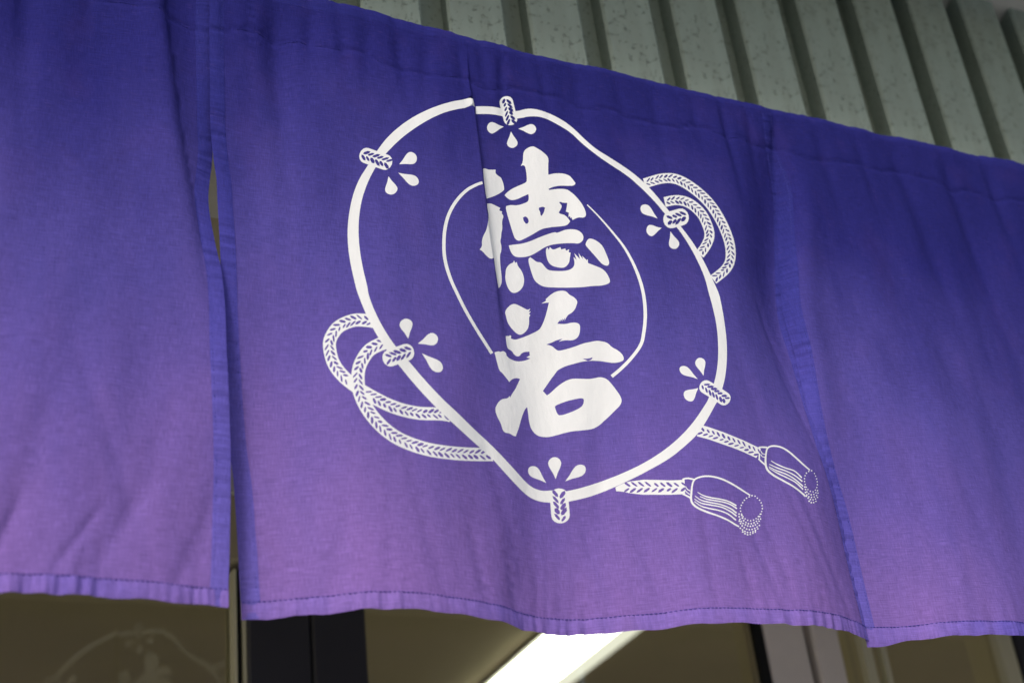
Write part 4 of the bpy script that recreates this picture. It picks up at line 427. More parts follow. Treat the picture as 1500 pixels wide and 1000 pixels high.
  [[-2522,-1002,-2527,-976,-2555,-939,-2579,-932,-2571,-964,-2541,-999],[-2541,-1016,-2563,-1018,-2604,-1041,-2621,-1064,-2592,-1060,-2552,-1035],[-2586,-992,-2590,-967,-2615,-936,-2638,-933,-2632,-963,-2604,-992],[-2604,-1007,-2626,-1004,-2662,-1026,-2673,-1053,-2646,-1053,-2611,-1028],[-2659,-985,-2669,-960,-2704,-925,-2729,-918,-2714,-948,-2678,-981],[-2676,-1002,-2699,-1002,-2737,-1028,-2748,-1058,-2719,-1055,-2683,-1025],[-2725,-983,-2738,-958,-2779,-933,-2808,-938,-2790,-968,-2747,-989],[-2740,-1004,-2763,-1016,-2801,-1057,-2812,-1087,-2783,-1070,-2746,-1027],[-2792,-1002,-2807,-983,-2849,-968,-2875,-977,-2854,-998,-2811,-1010],[-2803,-1025,-2826,-1039,-2857,-1084,-2862,-1115,-2835,-1095,-2806,-1048],[-2857,-1031,-2873,-1011,-2917,-1001,-2943,-1016,-2921,-1039,-2876,-1045],[-2866,-1054,-2882,-1065,-2901,-1098,-2901,-1121,-2882,-1106,-2864,-1071],[-2927,-1073,-2949,-1061,-2997,-1064,-3021,-1081,-2992,-1094,-2945,-1088],[-2932,-1097,-2945,-1111,-2957,-1146,-2953,-1167,-2937,-1149,-2927,-1113],[-2981,-1125,-3002,-1119,-3043,-1132,-3060,-1154,-3034,-1159,-2993,-1143],[-2981,-1150,-2992,-1174,-2999,-1228,-2991,-1255,-2977,-1223,-2973,-1170],[-3024,-1188,-3045,-1187,-3082,-1207,-3097,-1229,-3071,-1228,-3034,-1206],[-3021,-1212,-3030,-1239,-3029,-1295,-3016,-1322,-3006,-1286,-3010,-1230],[-3064,-1266,-3084,-1271,-3116,-1301,-3124,-1328,-3098,-1320,-3068,-1287],[-3055,-1287,-3061,-1312,-3051,-1353,-3032,-1367,-3026,-1336,-3039,-1296],[-3080,-1344,-3100,-1361,-3128,-1408,-3132,-1439,-3108,-1416,-3082,-1367],[-3066,-1360,-3062,-1385,-3039,-1424,-3018,-1435,-3025,-1404,-3050,-1367],[-3079,-1421,-3098,-1439,-3122,-1489,-3125,-1520,-3103,-1494,-3080,-1443],[-3064,-1435,-3061,-1462,-3036,-1498,-3011,-1504,-3017,-1471,-3045,-1437],[-3073,-1496,-3092,-1513,-3111,-1559,-3107,-1588,-3085,-1566,-3069,-1518],[-3057,-1509,-3049,-1532,-3020,-1564,-2998,-1570,-3009,-1542,-3040,-1512],[-3059,-1580,-3077,-1600,-3090,-1650,-3081,-1678,-3060,-1651,-3050,-1601],[-3041,-1589,-3035,-1612,-3006,-1634,-2983,-1629,-2993,-1602,-3023,-1582],[-3036,-1649,-3050,-1671,-3057,-1719,-3045,-1744,-3029,-1715,-3026,-1667],[-3017,-1654,-3002,-1674,-2960,-1695,-2934,-1692,-2955,-1669,-2997,-1651],[-3005,-1712,-3015,-1734,-3017,-1781,-3007,-1804,-2997,-1775,-2997,-1728],[-2985,-1715,-2971,-1733,-2933,-1747,-2909,-1738,-2928,-1718,-2968,-1707],[-2969,-1771,-2978,-1798,-2976,-1853,-2964,-1879,-2955,-1844,-2959,-1789],[-2949,-1771,-2936,-1787,-2903,-1795,-2882,-1783,-2899,-1765,-2934,-1760],[-2923,-1830,-2929,-1852,-2924,-1895,-2911,-1913,-2905,-1884,-2912,-1842],[-2702,-1997,-2681,-2003,-2635,-1996,-2612,-1979,-2640,-1972,-2686,-1982],[-2648,-2029,-2626,-2035,-2580,-2027,-2556,-2009,-2585,-2003,-2631,-2014],[-2615,-2068,-2621,-2095,-2609,-2138,-2585,-2149,-2579,-2115,-2596,-2075],[-2593,-2060,-2570,-2065,-2519,-2055,-2494,-2036,-2525,-2032,-2575,-2045],[-2559,-2098,-2564,-2124,-2550,-2165,-2528,-2176,-2524,-2144,-2541,-2105],[-2537,-2089,-2515,-2101,-2469,-2091,-2447,-2065,-2476,-2054,-2521,-2068],[-2494,-2129,-2502,-2153,-2490,-2185,-2467,-2189,-2460,-2160,-2475,-2130],[-2472,-2120,-2452,-2126,-2409,-2115,-2389,-2093,-2416,-2087,-2458,-2102],[-2434,-2154,-2437,-2184,-2416,-2229,-2388,-2238,-2387,-2201,-2412,-2159],[-2412,-2142,-2390,-2146,-2343,-2129,-2322,-2107,-2352,-2106,-2397,-2125],[-2371,-2172,-2373,-2195,-2355,-2226,-2333,-2231,-2333,-2204,-2354,-2175],[-2349,-2160,-2330,-2162,-2290,-2146,-2273,-2125,-2299,-2124,-2338,-2143],[-2297,-2187,-2299,-2213,-2278,-2245,-2251,-2247,-2250,-2216,-2275,-2186],[-2275,-2173,-2250,-2172,-2202,-2149,-2181,-2125,-2213,-2128,-2260,-2154],[-2228,-2196,-2225,-2218,-2202,-2248,-2179,-2253,-2184,-2225,-2210,-2197],[-2206,-2180,-2178,-2178,-2125,-2152,-2104,-2124,-2139,-2127,-2190,-2158],[-2158,-2201,-2159,-2223,-2138,-2248,-2115,-2248,-2116,-2221,-2140,-2199],[-2137,-2185,-2113,-2182,-2069,-2158,-2050,-2135,-2080,-2140,-2124,-2167],[-2089,-2206,-2084,-2232,-2054,-2264,-2027,-2267,-2034,-2235,-2067,-2205],[-2069,-2189,-2047,-2186,-2006,-2162,-1991,-2139,-2019,-2145,-2058,-2171],[-2011,-2207,-2005,-2231,-1974,-2259,-1947,-2259,-1956,-2230,-1990,-2205],[-1992,-2189,-1968,-2191,-1932,-2167,-1922,-2138,-1951,-2138,-1986,-2166],[-1941,-2202,-1937,-2221,-1913,-2241,-1892,-2238,-1898,-2216,-1924,-2198],[-1922,-2184,-1894,-2182,-1848,-2150,-1836,-2117,-1871,-2123,-1914,-2159],[-1869,-2195,-1858,-2217,-1819,-2245,-1790,-2247,-1807,-2221,-1848,-2195],[-1850,-2176,-1824,-2172,-1781,-2140,-1768,-2111,-1801,-2119,-1842,-2153],[-1797,-2185,-1793,-2204,-1767,-2225,-1743,-2222,-1750,-2199,-1778,-2181],[-1776,-2166,-1747,-2159,-1695,-2123,-1676,-2093,-1713,-2105,-1763,-2144],[-1713,-2177,-1707,-2203,-1672,-2236,-1642,-2238,-1652,-2208,-1689,-2178],[-1691,-2160,-1665,-2157,-1617,-2129,-1599,-2103,-1632,-2109,-1679,-2139],[-2420,-1291,-2438,-1272,-2486,-1258,-2514,-1267,-2490,-1290,-2442,-1300],[-2432,-1314,-2452,-1328,-2480,-1369,-2484,-1396,-2460,-1377,-2434,-1335],[-2494,-1325,-2510,-1307,-2552,-1299,-2576,-1314,-2555,-1336,-2512,-1339],[-2503,-1349,-2522,-1366,-2547,-1411,-2549,-1439,-2526,-1417,-2503,-1370],[-2564,-1367,-2582,-1349,-2624,-1348,-2647,-1370,-2623,-1389,-2580,-1386],[-2570,-1392,-2587,-1412,-2607,-1461,-2606,-1490,-2585,-1464,-2568,-1413],[-2621,-1416,-2638,-1408,-2670,-1418,-2683,-1440,-2661,-1448,-2630,-1434],[-2621,-1441,-2638,-1467,-2646,-1523,-2633,-1550,-2614,-1517,-2609,-1461],[-2671,-1488,-2697,-1488,-2745,-1512,-2764,-1539,-2732,-1536,-2685,-1509],[-2668,-1512,-2678,-1537,-2680,-1589,-2669,-1613,-2658,-1580,-2659,-1529],[-2715,-1565,-2737,-1565,-2775,-1590,-2787,-1618,-2758,-1615,-2722,-1587],[-2709,-1588,-2719,-1613,-2715,-1660,-2699,-1679,-2690,-1647,-2696,-1601],[-2746,-1639,-2769,-1643,-2803,-1675,-2811,-1704,-2783,-1696,-2751,-1661],[-2738,-1660,-2747,-1685,-2738,-1724,-2717,-1734,-2707,-1703,-2719,-1666],[-2769,-1726,-2791,-1739,-2825,-1781,-2834,-1811,-2807,-1792,-2774,-1748],[-2757,-1744,-2760,-1772,-2743,-1814,-2720,-1824,-2719,-1791,-2739,-1751],[-2780,-1803,-2800,-1815,-2826,-1853,-2829,-1880,-2805,-1863,-2781,-1823],[-2766,-1820,-2764,-1846,-2741,-1886,-2720,-1897,-2725,-1866,-2750,-1827],[-2785,-1889,-2805,-1902,-2827,-1941,-2826,-1968,-2803,-1950,-2783,-1910],[-2770,-1905,-2766,-1932,-2739,-1970,-2714,-1977,-2721,-1943,-2750,-1908],[-2782,-1975,-2803,-1992,-2823,-2039,-2818,-2068,-2793,-2045,-2776,-1996],[-2765,-1986,-2759,-2007,-2733,-2033,-2711,-2034,-2720,-2009,-2748,-1985],[-2770,-2047,-2785,-2068,-2801,-2118,-2797,-2145,-2779,-2117,-2766,-2067],[-2751,-2056,-2743,-2076,-2712,-2099,-2688,-2098,-2700,-2073,-2733,-2053],[-2748,-2123,-2765,-2147,-2779,-2201,-2771,-2230,-2750,-2199,-2740,-2144],[-2728,-2130,-2717,-2152,-2679,-2175,-2652,-2171,-2668,-2145,-2707,-2125],[-2720,-2196,-2734,-2216,-2743,-2260,-2733,-2283,-2717,-2256,-2711,-2212],[-2699,-2201,-2685,-2221,-2641,-2241,-2613,-2236,-2633,-2212,-2678,-2196],[-2691,-2257,-2708,-2282,-2714,-2335,-2700,-2360,-2682,-2327,-2679,-2275],[-2670,-2260,-2658,-2276,-2622,-2288,-2600,-2282,-2617,-2264,-2653,-2254],[-2653,-2321,-2669,-2349,-2673,-2405,-2656,-2429,-2638,-2394,-2638,-2339],[-2632,-2322,-2617,-2337,-2579,-2346,-2555,-2337,-2575,-2321,-2614,-2315],[-2611,-2381,-2624,-2409,-2624,-2464,-2607,-2487,-2592,-2451,-2596,-2397],[-2589,-2380,-2578,-2397,-2547,-2403,-2526,-2387,-2541,-2369,-2574,-2367],[-2569,-2430,-2578,-2458,-2575,-2511,-2560,-2534,-2550,-2499,-2556,-2446],[-2547,-2428,-2528,-2442,-2481,-2446,-2454,-2432,-2479,-2416,-2527,-2416],[-2519,-2481,-2527,-2507,-2521,-2555,-2503,-2573,-2494,-2540,-2504,-2493],[-2496,-2477,-2478,-2491,-2433,-2491,-2407,-2472,-2432,-2457,-2477,-2461],[-2463,-2526,-2468,-2554,-2457,-2603,-2439,-2622,-2435,-2587,-2448,-2539],[-2440,-2520,-2420,-2531,-2373,-2526,-2348,-2506,-2375,-2496,-2422,-2504],[-2410,-2560,-2417,-2586,-2405,-2625,-2383,-2636,-2377,-2605,-2392,-2567],[-2386,-2552,-2362,-2560,-2307,-2549,-2279,-2527,-2312,-2520,-2367,-2534],[-2345,-2592,-2348,-2611,-2336,-2642,-2318,-2649,-2315,-2624,-2330,-2596],[-2321,-2582,-2298,-2585,-2249,-2571,-2226,-2551,-2256,-2549,-2304,-2566],[-2275,-2617,-2277,-2642,-2259,-2679,-2236,-2688,-2236,-2657,-2257,-2622],[-2252,-2605,-2230,-2608,-2186,-2593,-2166,-2574,-2193,-2572,-2237,-2589],[-2212,-2635,-2212,-2657,-2194,-2691,-2174,-2700,-2175,-2672,-2195,-2640],[-2189,-2623,-2162,-2627,-2109,-2608,-2085,-2582,-2119,-2579,-2171,-2602],[-2140,-2655,-2142,-2683,-2120,-2723,-2092,-2729,-2092,-2694,-2118,-2657],[-2118,-2642,-2092,-2649,-2043,-2631,-2023,-2601,-2055,-2595,-2103,-2618],[-2076,-2670,-2074,-2693,-2052,-2726,-2031,-2734,-2035,-2706,-2059,-2674],[-2054,-2657,-2033,-2657,-1991,-2639,-1972,-2618,-2000,-2619,-2042,-2640],[-2002,-2684,-1998,-2710,-1969,-2748,-1942,-2755,-1950,-2723,-1982,-2688],[-1981,-2669,-1956,-2669,-1910,-2646,-1891,-2621,-1922,-2624,-1968,-2650],[-1925,-2692,-1919,-2717,-1886,-2752,-1857,-2758,-1868,-2727,-1903,-2694],[-1904,-2676,-1877,-2675,-1827,-2647,-1808,-2618,-1843,-2623,-1891,-2653],[-1854,-2693,-1852,-2722,-1819,-2753,-1785,-2750,-1791,-2717,-1828,-2689],[-1832,-2676,-1806,-2671,-1758,-2641,-1738,-2616,-1772,-2625,-1819,-2657],[-1770,-2690,-1763,-2716,-1726,-2746,-1692,-2746,-1704,-2715,-1745,-2688],[-1748,-2671,-1717,-2664,-1660,-2628,-1638,-2597,-1678,-2610,-1733,-2648],[-1684,-2682,-1677,-2702,-1645,-2725,-1617,-2724,-1628,-2701,-1663,-2680],[-1661,-2663,-1633,-2658,-1584,-2626,-1566,-2597,-1602,-2607,-1650,-2641],[-1603,-2672,-1595,-2692,-1559,-2716,-1528,-2714,-1541,-2689,-1580,-2669],[-1579,-2651,-1547,-2640,-1487,-2598,-1463,-2568,-1505,-2585,-1564,-2629],[-1509,-2656,-1501,-2680,-1458,-2703,-1421,-2697,-1434,-2668,-1480,-2649],[-1485,-2634,-1456,-2624,-1405,-2588,-1386,-2560,-1423,-2575,-1473,-2613],[-1411,-2634,-1405,-2658,-1364,-2678,-1328,-2669,-1339,-2641,-1383,-2625],[-1387,-2613,-1358,-2604,-1309,-2569,-1294,-2540,-1331,-2553,-1378,-2591],[-1323,-2613,-1319,-2639,-1280,-2659,-1243,-2647,-1251,-2617,-1294,-2602],[-1299,-2591,-1263,-2579,-1199,-2532,-1176,-2496,-1225,-2517,-1285,-2565],[-1223,-2590,-1209,-2610,-1158,-2629,-1118,-2622,-1139,-2599,-1194,-2584],[-1197,-2566,-1161,-2553,-1102,-2508,-1085,-2476,-1127,-2491,-1185,-2540],[-1114,-2556,-1106,-2579,-1063,-2597,-1029,-2590,-1042,-2563,-1085,-2546],[-1089,-2533,-1059,-2520,-1009,-2484,-992,-2457,-1027,-2471,-1076,-2510]]),
 ('printed_rope_loop', 'double rope loop standing off the ring above the right knot',
  [[1875,1897,1933,1924,1990,1952,2048,1980,2104,2006,2159,2029,2214,2048,2269,2064,2321,2075,2369,2078,2415,2074,2460,2064,2503,2048,2546,2029,2587,2007,2628,1982,2667,1955,2705,1927,2742,1896,2776,1864,2808,1830,2838,1795,2866,1757,2891,1717,2914,1674,2934,1630,2954,1584,2971,1537,2987,1489,3001,1441,3014,1391,3025,1340,3034,1289,3042,1238,3047,1186,3050,1134,3049,1082,3044,1029,3035,976,3022,922,3005,871,2983,824,2954,779,2918,736,2876,693,2827,651,2775,608,2720,564,2664,519,2737,396,2793,440,2850,486,2910,535,2974,590,3038,654,3099,726,3152,805,3190,884,3217,958,3235,1028,3247,1096,3253,1162,3254,1225,3251,1286,3245,1345,3236,1403,3226,1459,3213,1514,3199,1568,3183,1622,3166,1674,3146,1726,3125,1776,3101,1825,3075,1872,3046,1918,3014,1961,2979,2001,2942,2039,2903,2074,2863,2107,2821,2139,2777,2168,2731,2196,2683,2221,2632,2243,2576,2261,2516,2273,2452,2279,2384,2276,2312,2261,2240,2239,2169,2213,2101,2184,2037,2154,1976,2123,1917,2094,1859,2066],[2144,1611,2204,1634,2263,1657,2317,1675,2367,1684,2416,1687,2462,1684,2504,1674,2543,1656,2580,1632,2615,1604,2645,1571,2671,1536,2689,1497,2704,1452,2715,1402,2724,1351,2730,1302,2729,1256,2720,1213,2701,1168,2672,1118,2639,1067,2601,1017,2557,966,2511,912,2624,825,2671,880,2720,937,2769,1001,2814,1069,2856,1141,2891,1222,2910,1305,2913,1380,2907,1445,2898,1505,2885,1564,2868,1623,2842,1679,2809,1727,2770,1769,2727,1805,2678,1836,2622,1861,2558,1875,2490,1879,2419,1874,2345,1859,2271,1834,2205,1807,2142,1782]],
  [[1893,1985,1906,1970,1943,1961,1968,1970,1951,1987,1912,1993],[1909,2009,1934,2026,1974,2076,1985,2108,1953,2084,1915,2033],[1964,2020,1979,2004,2023,1993,2051,2002,2030,2020,1985,2028],[1979,2044,2002,2056,2037,2097,2044,2126,2015,2108,1983,2065],[2047,2060,2058,2042,2098,2031,2126,2041,2109,2062,2068,2070],[2064,2085,2090,2103,2135,2155,2149,2188,2115,2162,2073,2109],[2119,2094,2128,2076,2162,2063,2188,2072,2175,2093,2139,2103],[2138,2118,2165,2132,2209,2178,2222,2211,2188,2191,2146,2143],[2206,2128,2215,2108,2252,2088,2280,2092,2266,2116,2227,2133],[2226,2151,2254,2158,2299,2198,2311,2232,2276,2220,2234,2178],[2281,2152,2283,2128,2310,2106,2338,2113,2334,2141,2303,2160],[2305,2175,2335,2186,2391,2231,2413,2265,2375,2249,2320,2202],[2367,2170,2367,2147,2386,2119,2408,2117,2406,2144,2385,2170],[2392,2188,2415,2187,2461,2213,2480,2244,2450,2243,2405,2213],[2436,2169,2434,2142,2451,2103,2472,2094,2472,2126,2453,2163],[2460,2184,2483,2177,2532,2199,2556,2232,2525,2237,2477,2211],[2509,2154,2498,2125,2508,2083,2532,2077,2543,2113,2529,2151],[2535,2167,2556,2165,2605,2182,2630,2205,2602,2206,2553,2186],[2568,2134,2560,2107,2567,2064,2585,2051,2592,2085,2583,2126],[2595,2146,2620,2143,2679,2160,2711,2183,2678,2185,2618,2164],[2633,2104,2620,2075,2622,2030,2643,2018,2657,2054,2651,2097],[2659,2114,2677,2105,2721,2114,2747,2137,2724,2145,2678,2132],[2686,2073,2675,2044,2677,1995,2692,1977,2703,2013,2698,2061],[2712,2082,2733,2074,2785,2083,2816,2105,2788,2113,2734,2100],[2744,2033,2732,2005,2731,1956,2746,1939,2759,1975,2757,2022],[2770,2041,2793,2033,2850,2041,2884,2061,2853,2070,2795,2058],[2791,1996,2775,1965,2771,1912,2789,1894,2807,1933,2807,1985],[2817,2003,2839,1994,2896,2000,2930,2019,2901,2029,2843,2020],[2844,1951,2830,1928,2826,1890,2838,1877,2853,1905,2855,1942],[2869,1956,2887,1946,2934,1948,2964,1965,2940,1975,2891,1969],[2886,1907,2865,1878,2856,1828,2874,1811,2897,1848,2901,1896],[2911,1912,2930,1896,2985,1896,3021,1917,2995,1933,2938,1929],[2930,1853,2913,1825,2901,1772,2911,1750,2930,1785,2939,1838],[2955,1856,2973,1843,3024,1839,3057,1853,3032,1867,2980,1867],[2964,1803,2946,1780,2934,1736,2944,1718,2964,1748,2973,1791],[2989,1804,3002,1783,3050,1776,3087,1795,3068,1818,3016,1821],[2999,1740,2976,1715,2961,1668,2972,1648,2998,1680,3010,1726],[3023,1740,3035,1723,3079,1715,3110,1727,3092,1745,3046,1750],[3025,1683,3005,1654,2984,1595,2987,1567,3011,1605,3029,1664],[3048,1682,3056,1664,3091,1654,3120,1668,3109,1689,3071,1695],[3052,1615,3028,1586,3005,1527,3011,1500,3039,1537,3059,1595],[3075,1613,3083,1597,3115,1587,3142,1596,3130,1614,3095,1622],[3073,1554,3049,1526,3024,1466,3027,1438,3055,1475,3077,1534],[3095,1552,3103,1532,3141,1518,3173,1529,3160,1552,3119,1562],[3093,1482,3065,1455,3039,1400,3046,1373,3079,1407,3102,1463],[3115,1479,3120,1462,3149,1450,3174,1458,3165,1477,3134,1486],[3108,1419,3085,1391,3056,1332,3055,1303,3083,1338,3109,1398],[3130,1414,3137,1394,3173,1377,3204,1385,3193,1409,3154,1422],[3123,1344,3099,1319,3071,1265,3070,1237,3098,1269,3124,1324],[3144,1338,3150,1319,3184,1302,3212,1307,3201,1329,3166,1344],[3133,1279,3107,1257,3079,1210,3082,1185,3112,1212,3137,1260],[3153,1272,3155,1251,3183,1233,3211,1241,3206,1264,3175,1279],[3140,1201,3117,1184,3091,1144,3091,1121,3119,1143,3142,1184],[3159,1192,3163,1172,3191,1150,3218,1151,3211,1175,3180,1195],[3140,1131,3111,1108,3070,1051,3063,1020,3098,1050,3136,1108],[3158,1121,3156,1097,3181,1072,3211,1075,3209,1103,3181,1125],[3133,1049,3110,1035,3078,998,3073,974,3101,993,3131,1032],[3148,1036,3149,1010,3176,974,3204,969,3200,1000,3170,1033],[3119,976,3091,958,3046,911,3033,881,3067,905,3111,953],[3132,961,3129,937,3146,903,3169,896,3171,925,3150,957],[3094,890,3064,881,3019,843,3008,813,3043,826,3087,866],[3102,872,3088,845,3094,809,3120,804,3135,837,3124,870],[3060,815,3028,810,2970,775,2947,742,2987,749,3044,788],[3063,794,3043,770,3039,733,3059,722,3081,752,3081,788],[3002,732,2975,734,2921,711,2896,684,2929,683,2983,709],[2998,708,2976,683,2961,634,2972,612,2998,645,3009,693],[2942,666,2926,673,2889,664,2869,644,2889,637,2927,650],[2934,641,2912,615,2886,559,2886,530,2912,564,2935,621],[2864,597,2842,603,2792,594,2765,576,2792,569,2843,582],[2855,573,2830,554,2806,510,2811,486,2840,511,2861,555],[2796,542,2773,549,2719,540,2689,522,2719,515,2774,527],[2786,518,2760,497,2732,448,2736,420,2767,447,2792,497],[2169,1698,2177,1678,2212,1666,2240,1678,2227,1701,2191,1710],[2187,1721,2213,1733,2253,1775,2263,1805,2231,1788,2193,1744],[2242,1728,2251,1710,2286,1696,2312,1704,2299,1724,2263,1736],[2261,1751,2290,1763,2336,1808,2349,1841,2313,1822,2269,1776],[2328,1759,2331,1731,2364,1705,2397,1712,2391,1745,2355,1767],[2350,1780,2375,1786,2419,1819,2435,1848,2403,1838,2360,1802],[2400,1772,2397,1745,2419,1717,2448,1721,2450,1753,2423,1777],[2423,1790,2449,1796,2498,1827,2520,1854,2488,1844,2438,1811],[2480,1774,2473,1743,2490,1705,2520,1702,2526,1739,2504,1775],[2505,1789,2524,1787,2565,1806,2585,1828,2559,1828,2518,1807],[2544,1764,2537,1739,2546,1701,2564,1691,2570,1721,2559,1758],[2569,1775,2590,1769,2639,1784,2666,1808,2638,1812,2588,1794],[2609,1735,2595,1707,2597,1661,2617,1648,2632,1683,2626,1727],[2634,1743,2652,1736,2696,1743,2721,1760,2698,1768,2653,1758],[2658,1701,2644,1671,2641,1618,2657,1599,2673,1637,2672,1688],[2683,1707,2702,1698,2752,1701,2781,1717,2755,1727,2705,1721],[2708,1654,2694,1625,2685,1568,2695,1544,2711,1581,2717,1637],[2732,1657,2747,1642,2792,1638,2823,1655,2802,1672,2755,1672],[2745,1608,2726,1583,2712,1533,2720,1511,2741,1543,2753,1592],[2767,1607,2781,1590,2824,1579,2854,1589,2835,1608,2790,1616],[2770,1552,2750,1525,2728,1466,2729,1438,2753,1473,2773,1531],[2792,1548,2802,1527,2844,1508,2877,1516,2861,1541,2817,1556],[2791,1481,2773,1463,2754,1424,2757,1403,2778,1426,2795,1466],[2811,1474,2818,1449,2857,1425,2891,1432,2879,1461,2837,1481],[2802,1415,2780,1390,2752,1333,2750,1303,2776,1336,2802,1393],[2822,1408,2828,1389,2857,1368,2882,1371,2873,1394,2841,1411],[2813,1339,2788,1320,2756,1272,2755,1243,2785,1268,2814,1318],[2830,1328,2827,1304,2849,1279,2876,1283,2877,1311,2851,1333],[2812,1270,2786,1259,2751,1221,2744,1193,2775,1208,2808,1249],[2823,1254,2816,1233,2827,1204,2847,1200,2853,1226,2839,1253],[2786,1185,2759,1177,2710,1141,2691,1112,2726,1124,2773,1162],[2791,1164,2780,1136,2782,1085,2798,1067,2810,1103,2805,1152],[2747,1113,2720,1106,2667,1074,2644,1047,2679,1058,2731,1092],[2749,1091,2732,1069,2728,1031,2746,1018,2764,1046,2765,1083],[2695,1032,2668,1030,2614,1005,2589,979,2623,984,2677,1011],[2694,1009,2680,985,2669,937,2677,916,2693,946,2701,994],[2644,966,2624,969,2585,954,2566,933,2591,931,2630,950],[2640,943,2622,923,2610,883,2621,865,2642,891,2651,930]]),
 ('printed_tassel', 'longer lower tassel on its cord below the ring',
